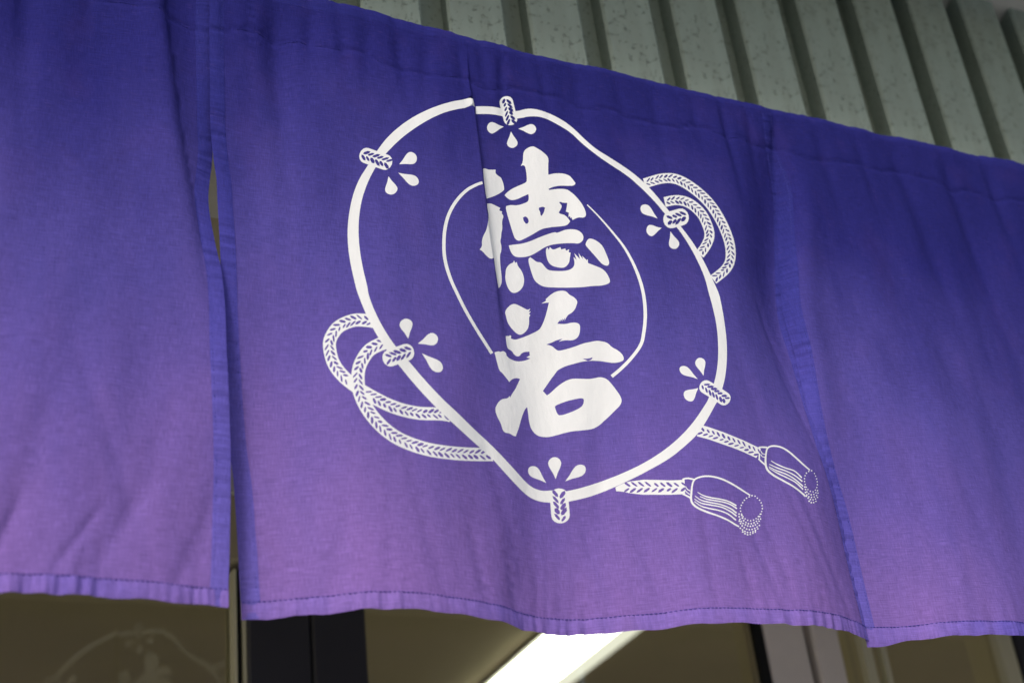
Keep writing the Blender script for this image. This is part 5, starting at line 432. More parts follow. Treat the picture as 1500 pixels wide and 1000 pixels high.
  [[673,-2868,714,-2874,753,-2882,791,-2893,827,-2907,866,-2915,906,-2924,946,-2932,986,-2941,1026,-2944,1066,-2948,1106,-2951,1146,-2955,1186,-2959,1228,-2962,1271,-2965,1316,-2967,1360,-2967,1404,-2967,1449,-2967,1493,-2966,1529,-2764,1483,-2765,1438,-2766,1394,-2767,1350,-2767,1308,-2766,1267,-2763,1225,-2759,1183,-2754,1141,-2750,1099,-2746,1057,-2742,1016,-2738,974,-2741,932,-2743,890,-2746,846,-2750,800,-2761,754,-2776,711,-2794,670,-2813],[1501,-2770,1541,-2757,1579,-2753,1615,-2761,1653,-2771,1663,-2749,1625,-2738,1585,-2730,1541,-2734,1499,-2748],[1454,-2972,1486,-2989,1515,-3009,1544,-3031,1559,-3011,1530,-2989,1499,-2969,1467,-2952],[1500,-2783,1484,-2825,1473,-2868,1468,-2910,1465,-2952,1486,-2949,1490,-2908,1494,-2868,1504,-2828,1520,-2788],[1512,-2841,1519,-2877,1536,-2908,1563,-2928,1572,-2917,1546,-2898,1530,-2871,1524,-2836],[1495,-2884,1502,-2922,1522,-2953,1550,-2975,1558,-2964,1531,-2944,1513,-2916,1507,-2879],[2472,-2912,2439,-2894,2406,-2877,2373,-2860,2340,-2842,2307,-2825,2274,-2808,2240,-2792,2205,-2776,2170,-2762,2134,-2748,2097,-2735,2060,-2724,2022,-2715,1983,-2708,1944,-2702,1905,-2698,1865,-2697,1826,-2698,1786,-2703,1746,-2712,1707,-2724,1667,-2744,1633,-2778,1611,-2818,1595,-2857,1581,-2896,1569,-2935,1557,-2973,1545,-3011,1571,-3014,1583,-2976,1594,-2937,1605,-2899,1617,-2861,1632,-2823,1650,-2789,1677,-2762,1711,-2746,1747,-2734,1784,-2726,1821,-2722,1859,-2721,1896,-2722,1934,-2726,1971,-2732,2008,-2740,2045,-2749,2081,-2760,2116,-2772,2150,-2786,2185,-2801,2219,-2816,2253,-2832,2286,-2848,2320,-2865,2354,-2881,2388,-2897,2422,-2913,2455,-2930],[1546,-3004,1540,-3043,1541,-3084,1556,-3118,1579,-3145,1607,-3166,1640,-3181,1674,-3194,1706,-3208,1735,-3223,1763,-3237,1793,-3249,1825,-3261,1858,-3272,1891,-3284,1925,-3296,1958,-3308,1992,-3321,2024,-3336,2054,-3353,2085,-3371,2117,-3387,2151,-3401,2168,-3380,2135,-3366,2103,-3350,2072,-3333,2041,-3316,2008,-3300,1974,-3287,1940,-3274,1905,-3262,1871,-3250,1838,-3238,1805,-3227,1775,-3214,1747,-3199,1719,-3184,1690,-3169,1659,-3155,1628,-3141,1601,-3122,1581,-3099,1568,-3072,1568,-3040,1574,-3003],[1662,-2942,1690,-2962,1719,-2982,1749,-2999,1781,-3012,1815,-3021,1852,-3028,1890,-3032,1929,-3035,1968,-3040,2007,-3045,2046,-3052,2084,-3061,2118,-3075,2151,-3091,2184,-3109,2201,-3089,2168,-3072,2133,-3056,2096,-3043,2057,-3034,2017,-3027,1977,-3021,1937,-3017,1897,-3013,1859,-3010,1823,-3003,1789,-2995,1757,-2984,1727,-2970,1698,-2952,1669,-2934],[1685,-2999,1716,-3016,1746,-3033,1778,-3047,1813,-3055,1851,-3060,1889,-3065,1929,-3069,1969,-3072,2008,-3078,2047,-3086,2084,-3097,2119,-3111,2150,-3129,2180,-3149,2199,-3131,2168,-3111,2135,-3092,2097,-3079,2058,-3068,2018,-3060,1977,-3054,1936,-3050,1896,-3046,1858,-3042,1820,-3037,1785,-3031,1753,-3020,1723,-3005,1691,-2991],[1612,-2993,1637,-3017,1663,-3038,1694,-3056,1726,-3069,1758,-3079,1790,-3087,1824,-3095,1860,-3100,1897,-3105,1934,-3111,1970,-3120,2006,-3130,2041,-3141,2074,-3154,2105,-3170,2132,-3191,2159,-3213,2179,-3195,2151,-3173,2122,-3153,2089,-3136,2053,-3123,2017,-3112,1980,-3102,1943,-3093,1905,-3087,1868,-3082,1831,-3077,1797,-3070,1765,-3061,1733,-3052,1703,-3042,1673,-3027,1646,-3007,1620,-2986],[1596,-3037,1622,-3059,1650,-3079,1683,-3095,1717,-3106,1750,-3114,1782,-3122,1816,-3129,1852,-3134,1889,-3139,1927,-3145,1963,-3153,1997,-3165,2030,-3180,2061,-3196,2092,-3214,2120,-3234,2148,-3255,2168,-3237,2139,-3216,2109,-3196,2077,-3179,2044,-3163,2010,-3148,1974,-3135,1936,-3127,1897,-3121,1859,-3116,1823,-3111,1789,-3104,1756,-3097,1724,-3089,1691,-3080,1660,-3067,1631,-3049,1604,-3029],[1589,-3071,1613,-3094,1640,-3116,1671,-3134,1704,-3148,1736,-3159,1767,-3170,1799,-3179,1834,-3186,1871,-3192,1907,-3200,1943,-3209,1978,-3219,2011,-3232,2042,-3249,2070,-3269,2097,-3291,2124,-3313,2143,-3295,2115,-3274,2087,-3253,2058,-3233,2025,-3215,1990,-3202,1953,-3191,1916,-3182,1879,-3174,1842,-3168,1807,-3162,1774,-3153,1743,-3142,1712,-3132,1681,-3120,1651,-3104,1623,-3085,1596,-3063],[2507,-2919,2501,-2928,2491,-2932,2482,-2930,2481,-2922,2487,-2914,2497,-2909,2505,-2912],[2456,-2942,2450,-2951,2440,-2955,2431,-2953,2429,-2945,2436,-2937,2446,-2932,2454,-2935],[2405,-2967,2399,-2976,2389,-2980,2381,-2978,2379,-2970,2385,-2962,2395,-2958,2403,-2960],[2360,-3001,2354,-3010,2344,-3014,2335,-3012,2334,-3004,2340,-2996,2350,-2992,2358,-2994],[2322,-3041,2316,-3049,2306,-3053,2298,-3051,2296,-3044,2302,-3035,2312,-3031,2320,-3033],[2287,-3082,2281,-3090,2271,-3094,2263,-3092,2262,-3085,2267,-3076,2277,-3072,2285,-3074],[2261,-3125,2255,-3133,2246,-3137,2238,-3135,2236,-3127,2242,-3119,2251,-3115,2260,-3117],[2253,-3167,2248,-3175,2238,-3179,2230,-3177,2228,-3170,2234,-3162,2244,-3158,2252,-3160],[2259,-3206,2253,-3214,2243,-3218,2235,-3216,2234,-3209,2240,-3201,2249,-3197,2257,-3199],[2275,-3240,2269,-3248,2259,-3252,2251,-3250,2250,-3243,2255,-3235,2265,-3231,2273,-3233],[2300,-3268,2294,-3276,2285,-3280,2277,-3278,2275,-3271,2281,-3263,2290,-3259,2299,-3261],[2339,-3284,2333,-3292,2324,-3296,2316,-3293,2314,-3287,2320,-3279,2329,-3275,2337,-3277],[2383,-3287,2378,-3295,2369,-3298,2362,-3296,2360,-3289,2366,-3281,2374,-3278,2382,-3280],[2432,-3274,2426,-3282,2417,-3285,2410,-3283,2408,-3276,2414,-3268,2423,-3264,2430,-3267],[2480,-3248,2475,-3256,2465,-3259,2458,-3257,2456,-3250,2462,-3242,2471,-3238,2479,-3241],[2527,-3213,2521,-3221,2511,-3225,2504,-3223,2502,-3216,2508,-3208,2518,-3204,2526,-3206],[2570,-3174,2564,-3182,2555,-3186,2547,-3184,2545,-3177,2551,-3169,2561,-3165,2569,-3167],[2604,-3134,2599,-3142,2590,-3146,2583,-3143,2581,-3136,2587,-3129,2595,-3125,2603,-3128],[2626,-3092,2621,-3100,2612,-3103,2605,-3101,2604,-3094,2609,-3086,2617,-3083,2624,-3085],[2633,-3050,2628,-3057,2619,-3060,2612,-3058,2611,-3051,2616,-3044,2625,-3040,2632,-3043],[2628,-3010,2623,-3017,2614,-3021,2607,-3018,2606,-3011,2611,-3004,2620,-3000,2627,-3003],[2612,-2975,2607,-2982,2598,-2986,2591,-2984,2590,-2977,2595,-2970,2603,-2966,2611,-2968],[2585,-2948,2580,-2955,2571,-2959,2564,-2957,2562,-2950,2567,-2942,2576,-2939,2583,-2941],[2554,-2923,2549,-2931,2540,-2934,2533,-2932,2532,-2926,2537,-2918,2546,-2914,2553,-2916],[2221,-3210,2214,-3220,2202,-3225,2193,-3222,2191,-3213,2198,-3204,2209,-3199,2219,-3202],[2211,-3248,2205,-3258,2193,-3262,2184,-3260,2182,-3251,2189,-3242,2200,-3237,2210,-3239],[2214,-3283,2208,-3292,2196,-3297,2187,-3294,2185,-3286,2192,-3276,2203,-3272,2212,-3274],[2226,-3314,2220,-3323,2209,-3327,2200,-3325,2198,-3316,2204,-3307,2215,-3303,2224,-3305],[2250,-3337,2243,-3346,2233,-3351,2224,-3348,2222,-3340,2228,-3331,2239,-3326,2248,-3329],[2283,-3352,2276,-3361,2265,-3366,2256,-3364,2254,-3355,2260,-3346,2271,-3342,2281,-3344],[2320,-3363,2313,-3372,2302,-3377,2292,-3375,2290,-3367,2297,-3358,2309,-3353,2318,-3355],[2362,-3364,2356,-3373,2346,-3377,2337,-3375,2335,-3367,2341,-3358,2351,-3354,2360,-3357],[2402,-3355,2397,-3363,2387,-3367,2380,-3364,2378,-3356,2383,-3348,2393,-3344,2400,-3347],[2443,-3339,2437,-3347,2428,-3351,2420,-3349,2418,-3341,2424,-3333,2434,-3329,2442,-3332],[2484,-3314,2478,-3322,2468,-3326,2460,-3324,2458,-3316,2464,-3308,2474,-3304,2483,-3306],[2521,-3280,2514,-3288,2504,-3292,2496,-3290,2494,-3283,2500,-3274,2511,-3270,2519,-3272],[2557,-3244,2551,-3252,2540,-3257,2532,-3255,2530,-3247,2537,-3239,2547,-3234,2555,-3236],[2261,-3223,2254,-3233,2242,-3238,2232,-3235,2230,-3226,2237,-3217,2249,-3212,2259,-3214],[2261,-3262,2255,-3271,2243,-3276,2233,-3274,2231,-3265,2238,-3255,2250,-3250,2259,-3253],[2272,-3296,2265,-3305,2254,-3310,2245,-3308,2243,-3299,2249,-3290,2261,-3285,2270,-3287],[2301,-3318,2295,-3328,2283,-3333,2273,-3330,2271,-3322,2278,-3313,2290,-3308,2299,-3310],[2341,-3331,2334,-3340,2323,-3344,2313,-3342,2311,-3334,2318,-3325,2329,-3320,2339,-3323],[2385,-3327,2379,-3335,2369,-3339,2361,-3336,2359,-3329,2365,-3320,2375,-3316,2383,-3319],[2429,-3312,2423,-3320,2413,-3324,2405,-3322,2404,-3314,2410,-3305,2419,-3301,2428,-3304],[2475,-3287,2468,-3295,2458,-3299,2450,-3297,2448,-3289,2454,-3281,2465,-3276,2473,-3279],[2514,-3251,2508,-3259,2497,-3264,2489,-3261,2488,-3254,2494,-3245,2504,-3241,2513,-3243],[2551,-3211,2544,-3219,2534,-3224,2525,-3222,2523,-3214,2530,-3206,2540,-3201,2549,-3203],[2584,-3171,2578,-3179,2568,-3184,2560,-3181,2559,-3174,2565,-3166,2575,-3162,2583,-3164],[2199,-3309,2192,-3319,2181,-3324,2171,-3321,2169,-3312,2176,-3303,2187,-3298,2197,-3301],[2210,-3343,2203,-3352,2192,-3357,2183,-3354,2181,-3345,2187,-3336,2198,-3331,2208,-3334],[2226,-3372,2220,-3382,2209,-3386,2200,-3383,2198,-3375,2204,-3366,2215,-3361,2224,-3364],[2253,-3395,2246,-3404,2236,-3409,2227,-3406,2225,-3398,2231,-3389,2242,-3384,2251,-3387],[2288,-3410,2281,-3419,2270,-3424,2261,-3421,2259,-3413,2266,-3404,2277,-3400,2286,-3402],[2333,-3413,2326,-3422,2314,-3427,2305,-3425,2303,-3417,2310,-3408,2321,-3403,2331,-3405],[2379,-3405,2373,-3413,2364,-3416,2355,-3414,2353,-3406,2359,-3398,2369,-3394,2377,-3397],[2419,-3390,2414,-3398,2405,-3401,2398,-3398,2396,-3391,2401,-3383,2410,-3380,2417,-3383],[2461,-3368,2455,-3376,2445,-3380,2438,-3377,2436,-3370,2442,-3362,2451,-3358,2459,-3360],[2505,-3342,2499,-3350,2489,-3355,2481,-3352,2480,-3345,2486,-3337,2496,-3333,2504,-3335],[2189,-3408,2182,-3418,2171,-3422,2162,-3419,2160,-3411,2166,-3401,2178,-3397,2187,-3399],[2218,-3429,2212,-3438,2201,-3443,2192,-3440,2190,-3431,2196,-3422,2207,-3418,2216,-3420],[2250,-3447,2244,-3456,2233,-3460,2224,-3458,2222,-3449,2229,-3440,2239,-3436,2248,-3439],[2289,-3457,2282,-3466,2271,-3471,2262,-3468,2260,-3460,2267,-3451,2278,-3447,2287,-3449],[2339,-3450,2332,-3459,2320,-3464,2310,-3462,2308,-3455,2315,-3446,2327,-3440,2337,-3442],[2385,-3436,2380,-3444,2370,-3447,2362,-3445,2360,-3437,2366,-3429,2376,-3425,2383,-3428],[2424,-3416,2419,-3424,2410,-3427,2403,-3424,2402,-3417,2406,-3409,2415,-3406,2422,-3409],[2465,-3393,2459,-3400,2450,-3404,2443,-3402,2441,-3394,2447,-3387,2456,-3383,2463,-3385],[2215,-3456,2209,-3466,2198,-3470,2188,-3467,2186,-3459,2193,-3449,2204,-3445,2213,-3447],[2243,-3478,2237,-3487,2226,-3491,2217,-3489,2215,-3480,2221,-3471,2232,-3467,2241,-3469],[2281,-3488,2275,-3496,2264,-3501,2255,-3498,2253,-3490,2260,-3481,2270,-3477,2279,-3480],[2330,-3478,2323,-3487,2312,-3492,2302,-3490,2301,-3482,2307,-3473,2319,-3468,2329,-3470],[2379,-3457,2373,-3464,2363,-3469,2355,-3466,2353,-3459,2359,-3451,2369,-3447,2377,-3449],[2417,-3437,2412,-3445,2404,-3448,2398,-3445,2396,-3438,2401,-3430,2409,-3427,2416,-3430]],
  [[834,-2838,812,-2840,774,-2864,761,-2889,789,-2885,826,-2859],[853,-2822,844,-2794,809,-2757,780,-2752,793,-2785,831,-2820],[915,-2843,888,-2844,840,-2874,825,-2905,859,-2901,905,-2868],[934,-2826,924,-2800,888,-2762,860,-2754,875,-2786,914,-2822],[996,-2849,970,-2851,924,-2880,908,-2908,941,-2903,985,-2871],[1015,-2832,1006,-2806,971,-2767,944,-2759,957,-2792,994,-2828],[1077,-2856,1051,-2856,1007,-2882,992,-2911,1024,-2909,1067,-2879],[1096,-2839,1087,-2812,1052,-2773,1025,-2765,1038,-2798,1075,-2835],[1165,-2864,1142,-2867,1099,-2892,1083,-2917,1113,-2911,1154,-2884],[1186,-2848,1182,-2825,1157,-2795,1134,-2793,1140,-2821,1167,-2848],[1247,-2873,1221,-2871,1176,-2896,1161,-2926,1193,-2925,1237,-2897],[1268,-2856,1262,-2831,1232,-2795,1207,-2790,1216,-2821,1248,-2854],[1332,-2877,1312,-2875,1278,-2895,1267,-2920,1293,-2920,1326,-2896],[1353,-2859,1348,-2831,1313,-2794,1283,-2791,1292,-2826,1329,-2860],[1419,-2877,1390,-2882,1339,-2915,1320,-2946,1356,-2937,1406,-2901],[1441,-2858,1434,-2835,1402,-2804,1376,-2801,1387,-2829,1421,-2857],[1517,-2874,1493,-2873,1453,-2899,1441,-2928,1472,-2926,1510,-2897],[1539,-2855,1531,-2832,1498,-2801,1472,-2798,1484,-2826,1518,-2855]]),
 ('printed_tassel', 'shorter upper tassel on its cord beside the right knot',
  [[1831,-2132,1874,-2143,1916,-2154,1959,-2165,2002,-2177,2044,-2190,2088,-2203,2132,-2216,2178,-2228,2225,-2239,2273,-2250,2323,-2260,2372,-2271,2420,-2281,2468,-2293,2516,-2305,2564,-2319,2612,-2332,2660,-2347,2707,-2361,2820,-2211,2771,-2196,2723,-2181,2675,-2166,2627,-2151,2577,-2136,2526,-2123,2474,-2111,2424,-2099,2375,-2087,2326,-2075,2278,-2062,2230,-2049,2183,-2037,2136,-2024,2090,-2011,2044,-1997,1998,-1984,1954,-1971,1911,-1957],[2766,-2230,2807,-2205,2851,-2194,2900,-2187,2949,-2181,2960,-2155,2911,-2160,2859,-2168,2804,-2182,2756,-2211],[2728,-2376,2749,-2400,2772,-2422,2797,-2442,2822,-2462,2845,-2440,2819,-2421,2795,-2402,2773,-2380,2752,-2357],[2792,-2214,2774,-2253,2760,-2292,2750,-2330,2742,-2367,2767,-2363,2776,-2326,2786,-2290,2800,-2252,2818,-2214],[2805,-2254,2821,-2289,2872,-2291,2880,-2278,2833,-2277,2819,-2245],[2786,-2302,2806,-2334,2852,-2340,2860,-2327,2817,-2323,2799,-2293],[3658,-2390,3621,-2371,3586,-2351,3553,-2330,3522,-2308,3492,-2284,3462,-2261,3431,-2239,3400,-2216,3370,-2194,3337,-2172,3301,-2153,3263,-2137,3222,-2124,3179,-2115,3134,-2112,3086,-2113,3035,-2123,2979,-2146,2928,-2189,2897,-2239,2873,-2285,2854,-2330,2839,-2373,2827,-2416,2819,-2457,2854,-2451,2862,-2410,2873,-2368,2888,-2326,2906,-2282,2928,-2238,2952,-2197,2989,-2165,3033,-2148,3078,-2139,3122,-2138,3163,-2141,3202,-2151,3240,-2164,3275,-2180,3309,-2198,3340,-2219,3370,-2242,3400,-2264,3430,-2287,3460,-2310,3491,-2332,3523,-2354,3557,-2375,3593,-2394,3630,-2412],[2819,-2442,2819,-2482,2827,-2522,2850,-2553,2879,-2578,2910,-2599,2945,-2617,2985,-2631,3027,-2642,3067,-2655,3102,-2671,3135,-2688,3168,-2706,3202,-2722,3239,-2739,3277,-2755,3315,-2772,3350,-2791,3381,-2813,3409,-2837,3432,-2818,3405,-2793,3375,-2769,3343,-2748,3306,-2729,3267,-2713,3226,-2698,3188,-2682,3154,-2666,3121,-2648,3088,-2630,3053,-2614,3014,-2601,2973,-2588,2938,-2572,2907,-2552,2880,-2529,2861,-2503,2854,-2469,2856,-2431],[2953,-2372,2990,-2388,3025,-2405,3059,-2422,3095,-2436,3132,-2449,3172,-2459,3217,-2465,3263,-2468,3304,-2476,3336,-2493,3364,-2516,3390,-2541,3416,-2567,3440,-2549,3412,-2525,3384,-2500,3354,-2477,3318,-2458,3275,-2449,3229,-2446,3185,-2440,3145,-2430,3107,-2419,3072,-2405,3036,-2391,3001,-2376,2963,-2361],[2899,-2432,2939,-2444,2980,-2454,3020,-2465,3058,-2477,3096,-2487,3133,-2497,3171,-2507,3211,-2518,3251,-2529,3289,-2542,3322,-2559,3353,-2579,3382,-2601,3412,-2622,3433,-2604,3401,-2583,3371,-2563,3339,-2543,3305,-2525,3267,-2510,3227,-2498,3186,-2488,3146,-2478,3107,-2469,3070,-2459,3033,-2448,2993,-2438,2951,-2430,2908,-2422],[2880,-2471,2916,-2486,2954,-2499,2995,-2510,3036,-2519,3074,-2528,3109,-2539,3144,-2551,3180,-2564,3217,-2577,3255,-2591,3289,-2607,3320,-2626,3349,-2648,3376,-2670,3404,-2693,3423,-2677,3395,-2654,3367,-2632,3338,-2610,3308,-2590,3273,-2572,3235,-2558,3196,-2545,3158,-2533,3121,-2521,3085,-2510,3048,-2500,3009,-2492,2968,-2483,2927,-2473,2889,-2461],[2880,-2493,2913,-2511,2947,-2528,2984,-2543,3023,-2556,3061,-2568,3096,-2582,3129,-2597,3163,-2611,3201,-2624,3241,-2635,3280,-2648,3313,-2666,3341,-2689,3367,-2713,3392,-2738,3412,-2722,3387,-2698,3361,-2673,3332,-2650,3299,-2630,3260,-2616,3218,-2605,3178,-2593,3142,-2579,3108,-2565,3074,-2551,3039,-2537,3001,-2525,2962,-2513,2924,-2499,2889,-2483],[3702,-2396,3693,-2407,3679,-2413,3667,-2413,3666,-2405,3675,-2395,3689,-2388,3700,-2389],[3629,-2424,3621,-2434,3607,-2441,3597,-2440,3595,-2432,3604,-2422,3617,-2416,3628,-2417],[3566,-2464,3558,-2473,3545,-2479,3535,-2478,3534,-2470,3542,-2461,3554,-2455,3564,-2456],[3521,-2512,3514,-2521,3502,-2526,3492,-2525,3491,-2518,3498,-2508,3510,-2503,3520,-2504],[3492,-2560,3485,-2569,3474,-2574,3464,-2573,3463,-2565,3470,-2556,3481,-2551,3491,-2553],[3477,-2606,3471,-2615,3460,-2620,3451,-2618,3449,-2611,3456,-2602,3467,-2597,3476,-2599],[3475,-2649,3469,-2657,3458,-2662,3449,-2660,3448,-2653,3454,-2645,3465,-2640,3473,-2642],[3483,-2687,3476,-2696,3466,-2700,3458,-2698,3456,-2691,3462,-2683,3472,-2679,3481,-2681],[3504,-2719,3497,-2727,3487,-2732,3478,-2730,3476,-2724,3483,-2716,3493,-2711,3502,-2713],[3544,-2737,3538,-2745,3526,-2750,3518,-2749,3516,-2742,3522,-2734,3533,-2729,3543,-2730],[3604,-2732,3597,-2741,3585,-2746,3576,-2745,3574,-2739,3581,-2730,3593,-2725,3602,-2726],[3670,-2693,3662,-2701,3650,-2707,3640,-2707,3638,-2700,3645,-2692,3657,-2686,3668,-2686],[3719,-2643,3711,-2652,3698,-2658,3688,-2657,3686,-2651,3694,-2642,3706,-2637,3717,-2637],[3751,-2593,3744,-2602,3731,-2608,3721,-2607,3719,-2601,3726,-2592,3739,-2586,3750,-2587],[3766,-2546,3759,-2555,3746,-2560,3736,-2560,3734,-2554,3741,-2545,3754,-2539,3764,-2540],[3770,-2502,3763,-2511,3750,-2516,3740,-2516,3738,-2510,3746,-2501,3758,-2495,3769,-2496],[3764,-2462,3756,-2471,3744,-2476,3734,-2476,3733,-2470,3740,-2461,3752,-2456,3762,-2456],[3750,-2426,3743,-2434,3731,-2440,3721,-2439,3719,-2433,3727,-2425,3739,-2419,3748,-2419],[3460,-2688,3453,-2698,3440,-2703,3431,-2701,3429,-2692,3435,-2683,3448,-2677,3458,-2680],[3463,-2724,3456,-2734,3445,-2739,3435,-2736,3433,-2728,3440,-2719,3451,-2714,3461,-2716],[3476,-2757,3469,-2766,3458,-2770,3449,-2768,3447,-2760,3453,-2751,3464,-2747,3474,-2749],[3503,-2780,3496,-2789,3485,-2794,3475,-2792,3473,-2784,3480,-2775,3491,-2770,3501,-2772],[3549,-2786,3541,-2795,3529,-2800,3519,-2799,3517,-2791,3524,-2782,3537,-2777,3547,-2778],[3609,-2769,3601,-2779,3588,-2784,3577,-2784,3575,-2776,3583,-2767,3596,-2762,3607,-2762],[3666,-2732,3658,-2741,3645,-2747,3634,-2746,3632,-2740,3640,-2731,3653,-2725,3664,-2725],[3719,-2689,3711,-2698,3698,-2704,3687,-2704,3685,-2697,3693,-2688,3706,-2682,3717,-2682],[3449,-2769,3442,-2778,3431,-2783,3421,-2780,3419,-2772,3426,-2763,3437,-2758,3446,-2761],[3464,-2801,3458,-2810,3447,-2815,3437,-2812,3435,-2804,3441,-2796,3452,-2791,3462,-2793],[3493,-2825,3486,-2834,3475,-2838,3466,-2836,3464,-2828,3470,-2819,3481,-2815,3491,-2817],[3543,-2826,3535,-2835,3523,-2840,3514,-2838,3511,-2831,3518,-2822,3530,-2817,3541,-2818],[3605,-2806,3597,-2816,3584,-2822,3574,-2821,3572,-2813,3579,-2804,3592,-2798,3603,-2799],[3668,-2772,3660,-2781,3647,-2787,3636,-2786,3634,-2779,3642,-2770,3655,-2764,3666,-2765],[3716,-2725,3708,-2734,3695,-2740,3684,-2740,3682,-2733,3690,-2725,3703,-2718,3714,-2719],[3453,-2821,3446,-2830,3435,-2834,3426,-2832,3424,-2823,3430,-2814,3441,-2810,3450,-2812],[3477,-2845,3470,-2854,3459,-2859,3450,-2856,3448,-2848,3454,-2839,3465,-2835,3474,-2837],[3511,-2861,3504,-2870,3493,-2874,3484,-2872,3482,-2864,3488,-2856,3499,-2851,3508,-2853],[3561,-2856,3554,-2865,3542,-2871,3532,-2869,3530,-2862,3537,-2853,3549,-2848,3559,-2849],[3621,-2833,3613,-2842,3600,-2847,3589,-2847,3587,-2840,3595,-2831,3608,-2825,3618,-2826],[3679,-2797,3671,-2805,3658,-2811,3648,-2811,3646,-2804,3653,-2796,3666,-2790,3677,-2790],[3483,-2887,3476,-2896,3465,-2901,3456,-2898,3454,-2890,3460,-2881,3471,-2876,3481,-2879],[3514,-2905,3507,-2913,3496,-2918,3487,-2916,3485,-2908,3491,-2899,3502,-2895,3512,-2897],[3562,-2896,3555,-2905,3543,-2910,3533,-2908,3531,-2901,3538,-2893,3550,-2888,3560,-2889],[3618,-2867,3611,-2876,3599,-2881,3589,-2880,3587,-2874,3594,-2865,3606,-2860,3616,-2861]],
  [[1928,-2070,1905,-2065,1858,-2080,1837,-2104,1867,-2109,1913,-2090],[1950,-2059,1955,-2035,1939,-2004,1915,-2000,1911,-2029,1930,-2058],[1999,-2089,1977,-2085,1932,-2100,1912,-2122,1940,-2124,1985,-2107],[2021,-2078,2025,-2058,2011,-2031,1990,-2027,1988,-2051,2004,-2077],[2071,-2110,2050,-2107,2008,-2120,1988,-2138,2014,-2139,2056,-2124],[2093,-2099,2097,-2077,2082,-2046,2060,-2040,2058,-2066,2076,-2096],[2143,-2131,2118,-2127,2067,-2142,2042,-2164,2074,-2167,2125,-2149],[2166,-2121,2171,-2096,2154,-2060,2130,-2052,2126,-2083,2146,-2117],[2219,-2151,2200,-2148,2161,-2160,2143,-2177,2167,-2179,2205,-2165],[2242,-2141,2249,-2114,2231,-2077,2203,-2071,2198,-2104,2219,-2138],[2295,-2171,2273,-2167,2228,-2180,2207,-2200,2235,-2203,2280,-2187],[2320,-2160,2327,-2136,2312,-2104,2286,-2100,2280,-2129,2299,-2158],[2374,-2189,2347,-2186,2292,-2202,2266,-2225,2300,-2228,2355,-2209],[2400,-2178,2403,-2156,2386,-2123,2363,-2116,2362,-2143,2381,-2174],[2455,-2207,2432,-2205,2385,-2220,2362,-2238,2391,-2239,2438,-2222],[2481,-2195,2484,-2172,2466,-2137,2442,-2129,2440,-2158,2461,-2191],[2535,-2227,2514,-2224,2470,-2236,2449,-2253,2475,-2255,2519,-2241],[2561,-2216,2564,-2191,2547,-2152,2522,-2141,2520,-2172,2541,-2210],[2613,-2249,2591,-2242,2544,-2254,2520,-2276,2549,-2283,2596,-2268],[2639,-2240,2648,-2219,2639,-2192,2616,-2188,2607,-2213,2620,-2238],[2689,-2274,2664,-2269,2606,-2283,2577,-2305,2611,-2307,2669,-2291],[2716,-2264,2720,-2241,2706,-2203,2685,-2192,2682,-2220,2699,-2256],[2766,-2298,2742,-2291,2690,-2303,2664,-2326,2694,-2333,2746,-2317],[2793,-2288,2797,-2265,2784,-2227,2763,-2217,2760,-2245,2776,-2281]]),
]

# ================================================================ the setting
g = link_mesh('ground', [(-40, -40, 0), (40, -40, 0), (40, 40, 0), (-40, 40, 0)], [(0, 1, 2, 3)], M_CONC); tag(g, kind='structure')
ZC = Z0 + .62                                 # ceiling of the room behind the door
def struct(name, *a, **k): return tag(box(name, *a, **k), kind='structure')
struct('interior_ceiling', -3, 6, .66, 7, ZC, ZC + .05, M_ROOM)
struct('interior_wall', -3, 6, 7, 7.1, 0.004, ZC + .05, M_ROOM)
struct('interior_wall', -3.1, -3, .66, 7.1, 0.004, ZC + .05, M_ROOM)
struct('interior_wall', 6, 6.1, .66, 7.1, 0.004, ZC + .05, M_ROOM)
struct('interior_floor', -2.998, 5.998, .70, 6.998, 0.004, .03, M_FLOOR)

# ---------------------------------------------------------------- ribbed wall above the entrance
wall = tag(empty('ribbed_wall', (0, .128, Z0 + .165)), 'grey green stippled wall of raised vertical boards above the curtain', 'wall')
TOP = .3622
box('backing', -3.1, 6.1, 0.0, .41, 0, TOP + .2, M_SIDING, wall)
bw = .0532
# folded-metal rib: the left flank is undercut, shaped so the groove goes dark
D = .030
prof = [(.0022, -D), (bw - .0022, -D), (bw, -D + .0022), (bw, 0), (.0095, 0), (.0004, -D + .0026)]
v = [(x, y, z) for z in (-.004, TOP) for x, y in prof]
f = [(i, (i + 1) % 6, (i + 1) % 6 + 6, i + 6) for i in range(6)] + [tuple(range(5, -1, -1)), tuple(range(6, 12))]
bme = None
for k in range(-30, 46):
    x = .003 + .0770 * k
    if bme is None:
        o = link_mesh('board', v, f, M_SIDING, wall); bme = o.data
    else:
        o = bpy.data.objects.new('board', bme); col.objects.link(o); o.parent = wall
    o.location = (x, 0, 0)
eave = tag(empty('eave', (0, 0, Z0 + .5235)), 'pale eave board running along the top of the ribbed wall', 'eave')
box('soffit_board', -3.1, 6.1, -.11, .1275, .0045, .04, M_EAVE, eave)
box('fascia', -3.1, 6.1, -.135, -.1105, -.01, .14, M_EAVE, eave)

# soffit of the recessed entrance
sof = tag(empty('entrance_soffit', (0, .128, Z0 + .165)), 'olive plaster soffit of the recessed entrance seen through the curtain slit', 'soffit')
box('trim_board', -3.1, 6.1, -.029, .068, -.016, -.0045, M_TRIM, sof)
box('plaster_panel', -3.1, 6.1, .071, .425, -.012, -.002, M_SOFFIT, sof)
lint = tag(empty('door_header', (0, .585, Z0)), 'dark olive header above the glass doors', 'header')
box('header_beam', -3.1, 6.1, -.03, .074, .084, .150, M_TRIM, lint)
box('door_track', -3.1, 6.1, -.022, .07, .0835, .018, M_SOFFIT, lint)

